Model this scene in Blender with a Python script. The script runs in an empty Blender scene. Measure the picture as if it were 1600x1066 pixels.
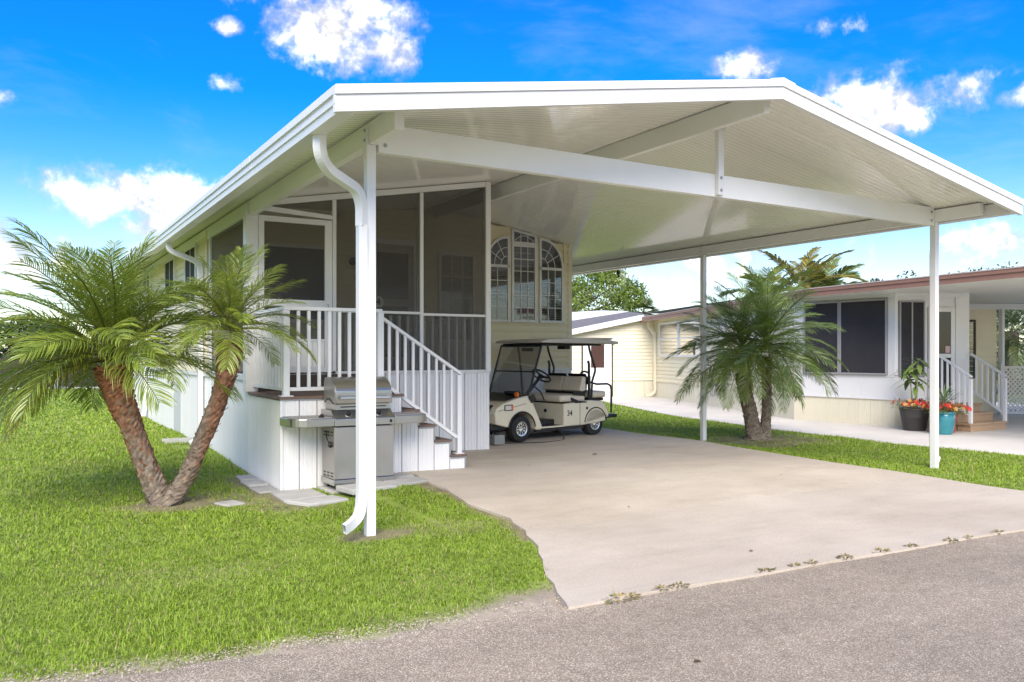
import bpy, bmesh, math, random
import numpy as np
from mathutils import Vector, Matrix
R = math.radians
random.seed(7)
rng = np.random.default_rng(11)
sc = bpy.context.scene
col = sc.collection

# ------------------------------------------------------------------ camera
cam_d = bpy.data.cameras.new("camera")
cam_d.sensor_width = 36.0
cam_d.lens = 1300 / 1600 * 36
cam_d.shift_y = 20 / 1600
cam_d.clip_start = 0.05
cam_d.clip_end = 3000
cam = bpy.data.objects.new("camera", cam_d)
cam.location = (0, 0, 1.5)
cam.rotation_euler = (R(90), 0, R(-30.9))
col.objects.link(cam)
sc.camera = cam

# ------------------------------------------------------------------ exposure
sc.view_settings.view_transform = 'Standard'
sc.view_settings.look = 'None'
sc.view_settings.gamma = 1
sc.view_settings.use_curve_mapping = False
sc.view_settings.exposure = 2.64
sc.view_settings.use_white_balance = True          # camera white balance for open shade
sc.view_settings.white_balance_temperature = 6850
sc.view_settings.white_balance_tint = 10
sc.cycles.max_bounces = 10
sc.cycles.transparent_max_bounces = 16
sc.cycles.diffuse_bounces = 5
sc.cycles.use_denoising = True
sc.cycles.sample_clamp_indirect = 6

# ------------------------------------------------------------------ sun
SUN_EL = R(42)
sdir = Vector((-0.50, -0.87, 0)).normalized() * math.cos(SUN_EL) + Vector((0, 0, math.sin(SUN_EL)))
sun_d = bpy.data.lights.new("sun", 'SUN')
sun_d.energy = 1.0
sun_d.angle = R(48)
sun_d.color = (1.0, 0.945, 0.86)
sun = bpy.data.objects.new("sun", sun_d)
sun.rotation_euler = sdir.to_track_quat('Z', 'Y').to_euler()
sun.location = sdir * 60
col.objects.link(sun)

# ------------------------------------------------------------------ world: Nishita sky with cumulus
world = bpy.data.worlds.new("World")
sc.world = world
world.use_nodes = True
nt = world.node_tree
nt.nodes.clear()


def N(t, kind, **kw):
    n = t.nodes.new(kind)
    for k, v in kw.items():
        setattr(n, k, v)
    return n


def math_n(t, op, a, b=None, c=None, clamp=False):
    n = N(t, 'ShaderNodeMath', operation=op, use_clamp=clamp)
    for i, x in enumerate((a, b, c)):
        if x is None:
            continue
        if isinstance(x, (int, float)):
            n.inputs[i].default_value = x
        else:
            t.links.new(x, n.inputs[i])
    return n.outputs[0]


def mix_rgb(t, fac, a, b, mode='MIX'):
    n = N(t, 'ShaderNodeMix', data_type='RGBA', blend_type=mode)
    for sock, x in ((n.inputs[0], fac), (n.inputs[6], a), (n.inputs[7], b)):
        if isinstance(x, (int, float)):
            sock.default_value = x
        elif isinstance(x, (tuple, list)):
            sock.default_value = tuple(x) + ((1,) if len(x) == 3 else ())
        else:
            t.links.new(x, sock)
    return n.outputs[2]


def ramp(t, fac, stops, interp='LINEAR'):
    n = N(t, 'ShaderNodeValToRGB')
    n.color_ramp.interpolation = interp
    while len(n.color_ramp.elements) < len(stops):
        n.color_ramp.elements.new(0.5)
    for e, (p, c) in zip(n.color_ramp.elements, stops):
        e.position = p
        e.color = (c, c, c, 1) if isinstance(c, (int, float)) else tuple(c) + (1,)
    t.links.new(fac, n.inputs[0])
    return n.outputs[0]


def smooth(t, x, a, b):
    n = N(t, 'ShaderNodeMapRange', interpolation_type='SMOOTHSTEP')
    t.links.new(x, n.inputs[0])
    n.inputs[1].default_value = a
    n.inputs[2].default_value = b
    return n.outputs[0]


sky = N(nt, 'ShaderNodeTexSky', sky_type='NISHITA', sun_disc=False)
sky.sun_elevation = SUN_EL
sky.sun_rotation = math.atan2(sdir.x, sdir.y)
sky.altitude = 0
sky.air_density = 1.0
sky.dust_density = 0.6
sky.ozone_density = 2.5
hs = N(nt, 'ShaderNodeHueSaturation')
hs.inputs['Saturation'].default_value = 1.72
hs.inputs['Hue'].default_value = 0.518
hs.inputs['Value'].default_value = 1.0
nt.links.new(sky.outputs[0], hs.inputs['Color'])
geo = N(nt, 'ShaderNodeNewGeometry')
dirv = N(nt, 'ShaderNodeVectorMath', operation='SCALE')
nt.links.new(geo.outputs['Incoming'], dirv.inputs[0])
dirv.inputs[3].default_value = -1.0
tco = N(nt, 'ShaderNodeTexCoord')
D = tco.outputs['Generated']
sep = N(nt, 'ShaderNodeSeparateXYZ')
nt.links.new(D, sep.inputs[0])


def noise(t, vec, scale, detail=6, rough=0.55, dist=0.0):
    n = N(t, 'ShaderNodeTexNoise')
    t.links.new(vec, n.inputs['Vector'])
    n.inputs['Scale'].default_value = scale
    n.inputs['Detail'].default_value = detail
    n.inputs['Roughness'].default_value = rough
    n.inputs['Distortion'].default_value = dist
    return n.outputs[0]


def blob(az, el, wa, we, amp=1.0):
    """cloud bank centred at azimuth/elevation (degrees, azimuth clockwise from +Y)"""
    a, e = R(az), R(el)
    c = Vector((math.sin(a) * math.cos(e), math.cos(a) * math.cos(e), math.sin(e)))
    u = Vector((math.cos(a), -math.sin(a), 0))
    w = u.cross(c)

    def dot(v):
        n = N(nt, 'ShaderNodeVectorMath', operation='DOT_PRODUCT')
        nt.links.new(D, n.inputs[0])
        n.inputs[1].default_value = v
        return n.outputs['Value']
    x = math_n(nt, 'MULTIPLY', dot(u), 1 / R(wa))
    y = math_n(nt, 'MULTIPLY', dot(w), 1 / R(we))
    r2 = math_n(nt, 'ADD', math_n(nt, 'MULTIPLY', x, x), math_n(nt, 'MULTIPLY', y, y))
    front = math_n(nt, 'GREATER_THAN', dot(c), 0.0)
    m = math_n(nt, 'SUBTRACT', 1.0, r2)
    m = math_n(nt, 'MAXIMUM', m, -3.0)
    m = math_n(nt, 'MULTIPLY_ADD', math_n(nt, 'ADD', m, 3.0), front, -3.0)
    return math_n(nt, 'ADD', m, amp - 1.0)


CLOUDS = [(19.3, 20.6, 4.6, 2.8, .95), (22.2, 20.6, 2.9, 2.5, .95), (16.5, 22.6, 2.4, 1.4, .55), (12.0, 22.4, 2.4, 1.3, .55),
          (11.8, 20.6, 1.5, .8, .45), (12.0, 17.2, 1.8, 1.0, .25), (55.0, 15.6, 6.2, 2.2, 1.0), (50.8, 15.2, 3.1, 1.9, .95),
          (59.0, 15.9, 3.2, 1.2, .6), (46.8, 18.2, 2.8, 1.3, .8), (52.0, 20.0, 2.6, 1.3, .5), (62.5, 14.8, 1.8, 0.9, .8),
          (4.3, 9.8, 4.7, 2.3, 1.0), (7.6, 9.9, 4.7, 2.2, 1.0), (11.0, 8.0, 7.5, 3.0, .95), (-2.5, 6.8, 4.0, 2.2, .9), (0.5, 5.6, 6.0, 2.2, .9),
          (-1.2, 14.6, 1.6, 0.8, .5),
          (58.5, 6.6, 6.0, 2.4, .6), (44.0, 6.0, 7.0, 2.2, .5), (37.0, 4.5, 6.0, 2.2, .55),
          # sky goes on outside the frame; unseen clouds added and enlarged for fill
          (-25, 18, 10, 5, 1.0), (-50, 11, 13, 4.5, 1.0), (-80, 24, 12, 7, 1.0), (-110, 12, 15, 5, 1.0), (-145, 27, 12, 7, 1.0), (-135, 9, 14, 4, 1.0),
          (82, 15, 11, 5, 1.0), (100, 8, 13, 4, 1.0), (122, 26, 11, 7, 1.0), (152, 13, 14, 5, 1.0), (12, 50, 13, 9, .9), (178, 30, 12, 7, 1.0),
          (75, 46, 13, 9, .9), (-70, 50, 13, 9, .9), (150, 52, 13, 9, .9), (-130, 58, 13, 9, .9), (190, 10, 14, 5, 1.0), (40, 78, 12, 10, .9), (-20, 36, 11, 6, .9), (102, 42, 11, 6, .9)]
dens = None
for b in CLOUDS:
    o = blob(*b)
    dens = o if dens is None else math_n(nt, 'MAXIMUM', dens, o)
n1 = noise(nt, D, 11, 9, 0.62, 0.25)
n2 = noise(nt, D, 34, 6, 0.6, 0.1)
nn = math_n(nt, 'MULTIPLY_ADD', math_n(nt, 'SUBTRACT', n1, 0.5), 4.0, math_n(nt, 'MULTIPLY', math_n(nt, 'SUBTRACT', n2, 0.5), 2.2))
dd = math_n(nt, 'ADD', dens, nn)
mask = smooth(nt, dd, -0.05, 1.35)
n3 = noise(nt, D, 19, 7, 0.6, 0.4)
shade = smooth(nt, math_n(nt, 'ADD', math_n(nt, 'MULTIPLY', dd, 0.55), math_n(nt, 'MULTIPLY', math_n(nt, 'SUBTRACT', n3, 0.5), 3.4)), 0.0, 1.9)
cloud_col = mix_rgb(nt, shade, (0.112, 0.119, 0.134), (0.85, 0.80, 0.70))
# thin haze towards the horizon
hz = smooth(nt, sep.outputs[2], 0.30, -0.02)
skyc = N(nt, 'ShaderNodeVectorMath', operation='SCALE')
nt.links.new(hs.outputs[0], skyc.inputs[0])
skyc.inputs[3].default_value = 0.044
hazed = mix_rgb(nt, math_n(nt, 'MULTIPLY', hz, 0.47), skyc.outputs[0], (0.195, 0.197, 0.198))
# thin veil of high cloud
vm = N(nt, 'ShaderNodeMapping')
vm.inputs['Scale'].default_value = (1, 1, 2.6)
vm.inputs['Rotation'].default_value = (0.2, 0.1, 0.5)
nt.links.new(D, vm.inputs[0])
veil = smooth(nt, noise(nt, vm.outputs[0], 3.2, 9, 0.62, 0.5), 0.50, 0.78)
hazed = mix_rgb(nt, math_n(nt, 'MULTIPLY', veil, 0.16), hazed, (0.17, 0.172, 0.175))
fin = mix_rgb(nt, mask, hazed, cloud_col)
bg = N(nt, 'ShaderNodeBackground')
bg.inputs[1].default_value = 1.0
nt.links.new(fin, bg.inputs[0])
wo = N(nt, 'ShaderNodeOutputWorld')
nt.links.new(bg.outputs[0], wo.inputs[0])


# ================================================================== materials
def mat(name, base, rough=0.5, metal=0.0, var=0.0, vscale=4.0, bump=0.0, bscale=60.0, spec=0.5, dirt=None,
        trans=0.0, objvar=0.0, stretch=None, coat=0.0, attr=None, rvar=0.0):
    m = bpy.data.materials.new(name)
    m.use_nodes = True
    t = m.node_tree
    bs = t.nodes['Principled BSDF']
    tc = N(t, 'ShaderNodeTexCoord')
    vec = tc.outputs['Object']
    if stretch:
        mp = N(t, 'ShaderNodeMapping')
        mp.inputs['Scale'].default_value = stretch
        t.links.new(vec, mp.inputs[0])
        vec = mp.outputs[0]
    c = None
    if attr:
        a = N(t, 'ShaderNodeVertexColor', layer_name=attr)
        c = a.outputs[0]
    if c is None:
        rgb = N(t, 'ShaderNodeRGB')
        rgb.outputs[0].default_value = tuple(base) + (1,)
        c = rgb.outputs[0]
    if var:
        f = noise(t, vec, vscale, 6, 0.6)
        lo = ramp(t, f, [(0.3, 1 - var), (0.7, 1 + var)])
        c = mix_rgb(t, 1.0, c, lo, 'MULTIPLY')
    if objvar:
        oi = N(t, 'ShaderNodeObjectInfo')
        v = math_n(t, 'MULTIPLY_ADD', oi.outputs['Random'], 2 * objvar, 1 - objvar)
        cb = N(t, 'ShaderNodeCombineColor')
        for i in range(3):
            t.links.new(v, cb.inputs[i])
        c = mix_rgb(t, 1.0, c, cb.outputs[0], 'MULTIPLY')
    if dirt:
        dc, ds, d0, d1, amt = dirt
        f = noise(t, vec, ds, 8, 0.65)
        f = smooth(t, f, d0, d1)
        c = mix_rgb(t, math_n(t, 'MULTIPLY', f, amt), c, dc)
    t.links.new(c, bs.inputs['Base Color'])
    bs.inputs['Roughness'].default_value = rough
    if rvar:
        f = noise(t, vec, vscale * 2, 5, 0.6)
        t.links.new(math_n(t, 'MULTIPLY_ADD', math_n(t, 'SUBTRACT', f, 0.5), rvar * 2, rough, clamp=True), bs.inputs['Roughness'])
    bs.inputs['Metallic'].default_value = metal
    bs.inputs['Specular IOR Level'].default_value = spec
    if coat:
        bs.inputs['Coat Weight'].default_value = coat
        bs.inputs['Coat Roughness'].default_value = 0.1
    if bump:
        f = noise(t, vec, bscale, 6, 0.65)
        b = N(t, 'ShaderNodeBump')
        b.inputs['Strength'].default_value = bump
        b.inputs['Distance'].default_value = 0.01
        t.links.new(f, b.inputs['Height'])
        t.links.new(b.outputs[0], bs.inputs['Normal'])
    if trans:
        tr = N(t, 'ShaderNodeBsdfTranslucent')
        t.links.new(c, tr.inputs[0])
        mx = N(t, 'ShaderNodeMixShader')
        mx.inputs[0].default_value = trans
        t.links.new(bs.outputs[0], mx.inputs[1])
        t.links.new(tr.outputs[0], mx.inputs[2])
        t.links.new(mx.outputs[0], t.nodes['Material Output'].inputs[0])
    return m


def see_through(name, colr, alpha, rough=0.9, gloss=False):
    """fine mesh or tinted glass: a fixed share of the light passes"""
    m = bpy.data.materials.new(name)
    m.use_nodes = True
    t = m.node_tree
    bs = t.nodes['Principled BSDF']
    bs.inputs['Base Color'].default_value = tuple(colr) + (1,)
    bs.inputs['Roughness'].default_value = rough
    bs.inputs['Specular IOR Level'].default_value = 0.5 if gloss else 0.1
    tr = N(t, 'ShaderNodeBsdfTransparent')
    mx = N(t, 'ShaderNodeMixShader')
    if gloss:
        lw = N(t, 'ShaderNodeLayerWeight')
        lw.inputs[0].default_value = 0.35
        mx.inputs[0].default_value = alpha
        gl = N(t, 'ShaderNodeBsdfGlossy')
        gl.inputs['Roughness'].default_value = rough
        mg = N(t, 'ShaderNodeMixShader')
        f = math_n(t, 'MULTIPLY_ADD', lw.outputs['Fresnel'], 0.6, 0.03, clamp=True)
        t.links.new(f, mg.inputs[0])
        t.links.new(mx.outputs[0], mg.inputs[1])
        t.links.new(gl.outputs[0], mg.inputs[2])
    else:
        mx.inputs[0].default_value = alpha
    t.links.new(tr.outputs[0], mx.inputs[1])
    t.links.new(bs.outputs[0], mx.inputs[2])
    t.links.new((mg if gloss else mx).outputs[0], t.nodes['Material Output'].inputs[0])
    return m


WHITE = mat("white painted aluminium", (0.74, 0.74, 0.735), 0.38, var=0.03, vscale=2.0, dirt=((0.55, 0.54, 0.46), 2.2, 0.56, 0.8, 0.35))
FASCIA = mat("white gutter metal", (0.74, 0.74, 0.73), 0.35, var=0.03, vscale=1.5, dirt=((0.50, 0.50, 0.44), 2.6, 0.57, 0.82, 0.35))
BEAMW = mat("white beam metal", (0.79, 0.79, 0.77), 0.35, var=0.03, vscale=1.2, dirt=((0.52, 0.54, 0.38), 1.4, 0.58, 0.85, 0.3))
CEIL = mat("glossy pan roof metal", (0.86, 0.85, 0.80), 0.10, var=0.03, vscale=0.9, bump=0.03, bscale=7.0, rvar=0.05, coat=0.3)
ROOFM = mat("white roof top", (0.8, 0.8, 0.78), 0.5, var=0.05)
SKIRT = mat("white vinyl skirting", (0.80, 0.79, 0.775), 0.42, var=0.04, vscale=1.3, dirt=((0.45, 0.42, 0.36), 3.0, 0.6, 0.85, 0.3), objvar=0.02)
SIDING = mat("cream vinyl siding", (0.76, 0.68, 0.47), 0.5, var=0.03, vscale=2.0, objvar=0.025, bump=0.05, bscale=30)
TRIM_C = mat("cream trim", (0.76, 0.69, 0.52), 0.5, var=0.03)
NSIDING = mat("pale cream siding", (0.78, 0.72, 0.54), 0.5, var=0.03, vscale=2.0, objvar=0.025)
NSKIRT = mat("beige ribbed skirting", (0.70, 0.66, 0.52), 0.5, var=0.04, vscale=2.0, objvar=0.02)
SCREEN = see_through("insect screen", (0.115, 0.109, 0.102), 0.37)
SHADEM = mat("dark sun screen", (0.030, 0.028, 0.032), 0.8, var=0.12, vscale=3, bump=0.1, bscale=300)
GLASS = see_through("window glass", (0.02, 0.025, 0.03), 0.14, 0.03, True)
TINT = see_through("windshield", (0.35, 0.33, 0.28), 0.16, 0.05, True)
DARKIN = mat("dark room behind glass", (0.035, 0.032, 0.03), 0.9, var=0.3, vscale=3)  # near-black colour paints the unlit interior behind the panes
BLIND = mat("window blind slats", (0.17, 0.165, 0.15), 0.6)
GREYFR = mat("grey window frame", (0.33, 0.32, 0.33), 0.45)
DECKB = mat("brown composite decking", (0.165, 0.108, 0.082), 0.65, var=0.2, vscale=6, stretch=(1, 12, 12), bump=0.15, bscale=40, objvar=0.08)
FOOT = mat("dark brown riser", (0.075, 0.05, 0.04), 0.7, var=0.15)
STEEL = mat("brushed stainless steel", (0.44, 0.43, 0.405), 0.32, 1.0, var=0.06, vscale=3, stretch=(1, 1, 40), rvar=0.08, dirt=((0.30, 0.27, 0.22), 2.5, 0.55, 0.85, 0.35))
STEEL2 = mat("satin steel door", (0.44, 0.415, 0.385), 0.42, 0.9, var=0.08, vscale=2, rvar=0.1)
BLACK = mat("black plastic", (0.012, 0.012, 0.012), 0.45)
BLACKM = mat("black powder coated tube", (0.014, 0.014, 0.015), 0.35)
RUBBER = mat("tyre rubber", (0.018, 0.018, 0.018), 0.8, bump=0.2, bscale=90, dirt=((0.10, 0.09, 0.08), 6, 0.5, 0.8, 0.3))
CARTB = mat("beige cart body", (0.74, 0.665, 0.50), 0.25, var=0.03, coat=0.4)
CARTROOF = mat("taupe canopy plastic", (0.50, 0.47, 0.42), 0.5, var=0.04)
SEATM = mat("beige vinyl seat", (0.70, 0.61, 0.48), 0.5, var=0.05, bump=0.08, bscale=80)
CHROME = mat("silver wheel cover", (0.72, 0.72, 0.72), 0.22, 0.9)
ORANGE = mat("orange signal lens", (0.75, 0.16, 0.02), 0.2)
LENS = mat("headlight lens", (0.55, 0.55, 0.48), 0.1, coat=0.5)
WOOD = mat("weathered brown steps", (0.42, 0.28, 0.17), 0.7, var=0.22, vscale=5, stretch=(1, 10, 10), bump=0.15, bscale=40)
FASB = mat("brown roof edge", (0.36, 0.185, 0.125), 0.5, var=0.06)
PAVER = mat("grey concrete paver", (0.42, 0.41, 0.38), 0.85, var=0.12, vscale=5, bump=0.35, bscale=50, objvar=0.10, dirt=((0.22, 0.19, 0.14), 4, 0.52, 0.75, 0.5))
POTG = mat("charcoal planter", (0.05, 0.045, 0.045), 0.6, var=0.15)
POTT = mat("teal glazed pot", (0.02, 0.20, 0.24), 0.2, var=0.1, coat=0.6)
POTR = mat("red glazed pot", (0.45, 0.035, 0.025), 0.25, var=0.1, coat=0.5)
SOIL = mat("potting soil", (0.05, 0.035, 0.025), 0.95, bump=0.6, bscale=60)
PETAL = mat("red petals", (0.72, 0.03, 0.025), 0.5, objvar=0.15, trans=0.2)
PETALY = mat("yellow pink petals", (0.65, 0.36, 0.10), 0.5, trans=0.2)
LATT = mat("white lattice", (0.70, 0.69, 0.66), 0.5)
SIGNM = mat("pale number plate", (0.62, 0.62, 0.60), 0.5)
PRINT = mat("black print", (0.015, 0.015, 0.015), 0.5)
FENCEB = mat("dark stained fence", (0.045, 0.036, 0.032), 0.8, var=0.2, objvar=0.15)
ROCKW = mat("pale stone edging", (0.55, 0.53, 0.48), 0.8, var=0.1)
SHINGLE = mat("grey shingles", (0.16, 0.155, 0.15), 0.9, var=0.3, vscale=14)
GALV = mat("grey metal", (0.40, 0.41, 0.42), 0.4, 0.8)


def leafmat(name, base, rough=0.35, trans=0.28, var=0.2, objvar=0.18, spec=0.5, attr=None):
    return mat(name, base, rough, var=var, vscale=6, trans=trans, objvar=objvar, spec=spec, attr=attr)


PALML = leafmat("palm leaflets", (0.078, 0.135, 0.022), 0.30, spec=0.8, attr="tint", trans=.38)
PALMD = leafmat("darker palm leaflets", (0.055, 0.10, 0.030), 0.32, spec=0.75, attr="tint", trans=.36)
ARECA = leafmat("yellowing areca leaflets", (0.13, 0.15, 0.035), 0.4, attr="tint")
RACHIS = mat("palm rachis", (0.20, 0.22, 0.06), 0.5, objvar=0.2)
TREEL = leafmat("bright tree leaves", (0.13, 0.20, 0.025), 0.45, attr="tint", trans=0.35)
TREED = leafmat("grey green leaves", (0.08, 0.12, 0.05), 0.5, attr="tint")
HEDGEL = leafmat("hedge leaves", (0.045, 0.085, 0.02), 0.5, attr="tint")
BARK = mat("bark", (0.13, 0.105, 0.08), 0.95, var=0.35, vscale=9, bump=0.8, bscale=25)
PLANTL = leafmat("plant leaves", (0.09, 0.18, 0.04), 0.3, attr="tint")
GRASSM = leafmat("grass blades", (0.12, 0.22, 0.02), 0.45, trans=0.30, var=0, objvar=0, attr="tint", spec=0.3)
WEEDM = leafmat("weed leaves", (0.16, 0.14, 0.03), 0.6, trans=0.2, attr="tint")


def palm_bark():
    m = mat("palm trunk", (0.2, 0.1, 0.05), 0.95)
    t = m.node_tree
    bs = t.nodes['Principled BSDF']
    tc = N(t, 'ShaderNodeTexCoord')
    vc = N(t, 'ShaderNodeVertexColor', layer_name="tint")
    f = noise(t, tc.outputs['Object'], 22, 8, 0.7)
    g = noise(t, tc.outputs['Object'], 90, 4, 0.7)
    k = ramp(t, f, [(0.3, 0.5), (0.7, 1.45)])
    c = mix_rgb(t, 1.0, vc.outputs[0], k, 'MULTIPLY')
    t.links.new(c, bs.inputs['Base Color'])
    b = N(t, 'ShaderNodeBump')
    b.inputs['Strength'].default_value = 0.9
    b.inputs['Distance'].default_value = 0.012
    t.links.new(math_n(t, 'ADD', f, math_n(t, 'MULTIPLY', g, 0.5)), b.inputs['Height'])
    t.links.new(b.outputs[0], bs.inputs['Normal'])
    return m


PBARK = palm_bark()


def ground_mats():
    # lawn soil / thatch: colour from a painted cover layer plus noise
    m = mat("lawn soil and thatch", (0.1, 0.1, 0.03), 0.95, attr="cover", var=0.35, vscale=3.0, bump=0.6, bscale=45, dirt=((0.16, 0.15, 0.05), 22, 0.5, 0.8, 0.5))
    # concrete
    c = bpy.data.materials.new("driveway concrete")
    c.use_nodes = True
    t = c.node_tree
    bs = t.nodes['Principled BSDF']
    g = N(t, 'ShaderNodeNewGeometry')
    P = g.outputs['Position']
    mp = N(t, 'ShaderNodeMapping')
    mp.inputs['Scale'].default_value = (0.5, 1.6, 1)
    t.links.new(P, mp.inputs[0])
    big = noise(t, P, 0.55, 5, 0.6)
    mid = noise(t, mp.outputs[0], 2.6, 8, 0.7)
    fine = noise(t, P, 60, 5, 0.75)
    cr = ramp(t, big, [(0.32, (0.435, 0.370, 0.285)), (0.68, (0.560, 0.490, 0.393))])
    cr = mix_rgb(t, 1.0, cr, ramp(t, mid, [(0.25, 0.87), (0.5, 1.0), (0.75, 1.07)]), 'MULTIPLY')
    cr = mix_rgb(t, 1.0, cr, ramp(t, fine, [(0.3, 0.82), (0.7, 1.12)]), 'MULTIPLY')
    st = smooth(t, noise(t, P, 1.7, 6, 0.6), 0.62, 0.78)
    cr = mix_rgb(t, math_n(t, 'MULTIPLY', st, 0.28), cr, (0.27, 0.20, 0.15))
    t.links.new(cr, bs.inputs['Base Color'])
    bs.inputs['Roughness'].default_value = 0.85
    b = N(t, 'ShaderNodeBump')
    b.inputs['Strength'].default_value = 0.35
    b.inputs['Distance'].default_value = 0.006
    t.links.new(math_n(t, 'ADD', fine, mid), b.inputs['Height'])
    t.links.new(b.outputs[0], bs.inputs['Normal'])
    # neighbouring drive, paler
    w = mat("pale concrete drive", (0.60, 0.57, 0.51), 0.85, var=0.10, vscale=0.8, bump=0.2, bscale=40, dirt=((0.40, 0.36, 0.30), 1.2, 0.55, 0.8, 0.4))
    # road: exposed aggregate
    r = bpy.data.materials.new("exposed aggregate asphalt")
    r.use_nodes = True
    t = r.node_tree
    bs = t.nodes['Principled BSDF']
    g = N(t, 'ShaderNodeNewGeometry')
    P = g.outputs['Position']
    v = N(t, 'ShaderNodeTexVoronoi')
    v.inputs['Scale'].default_value = 135
    v.inputs['Randomness'].default_value = 1
    t.links.new(P, v.inputs['Vector'])
    sepc = N(t, 'ShaderNodeSeparateColor')
    t.links.new(v.outputs['Color'], sepc.inputs[0])
    stone = ramp(t, sepc.outputs[0], [(0.0, (0.225, 0.180, 0.127)), (0.30, (0.340, 0.277, 0.200)), (0.62, (0.430, 0.358, 0.264)), (0.88, (0.545, 0.465, 0.355)), (1.0, (0.72, 0.645, 0.52))])
    edge = smooth(t, v.outputs['Distance'], 0.75, 0.3)
    cr = mix_rgb(t, edge, (0.225, 0.182, 0.132), stone)
    cr = mix_rgb(t, 1.0, cr, ramp(t, noise(t, P, 0.7, 6, 0.6), [(0.3, 0.86), (0.7, 1.12)]), 'MULTIPLY')
    mp = N(t, 'ShaderNodeMapping')
    mp.inputs['Scale'].default_value = (0.12, 1.5, 1)
    t.links.new(P, mp.inputs[0])
    cr = mix_rgb(t, 1.0, cr, ramp(t, noise(t, mp.outputs[0], 1.3, 5, 0.6), [(0.3, 0.86), (0.7, 1.10)]), 'MULTIPLY')
    cr = mix_rgb(t, math_n(t, 'MULTIPLY', smooth(t, noise(t, P, 2.1, 7, 0.65), 0.6, 0.75), 0.35), cr, (0.16, 0.135, 0.11))
    cr = mix_rgb(t, 1.0, cr, ramp(t, noise(t, P, 9, 4, 0.6), [(0.3, 0.88), (0.7, 1.10)]), 'MULTIPLY')
    t.links.new(cr, bs.inputs['Base Color'])
    bs.inputs['Roughness'].default_value = 0.8
    b = N(t, 'ShaderNodeBump')
    b.inputs['Strength'].default_value = 0.6
    b.inputs['Distance'].default_value = 0.006
    t.links.new(math_n(t, 'MULTIPLY', v.outputs['Distance'], -1.0), b.inputs['Height'])
    t.links.new(b.outputs[0], bs.inputs['Normal'])
    s = mat("sandy verge", (0.42, 0.36, 0.28), 0.95, var=0.25, vscale=5, bump=0.7, bscale=60, dirt=((0.20, 0.15, 0.10), 9, 0.5, 0.75, 0.6))
    return m, c, w, r, s


LAWN, CONC, CONC2, ROAD, SAND = ground_mats()


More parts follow.
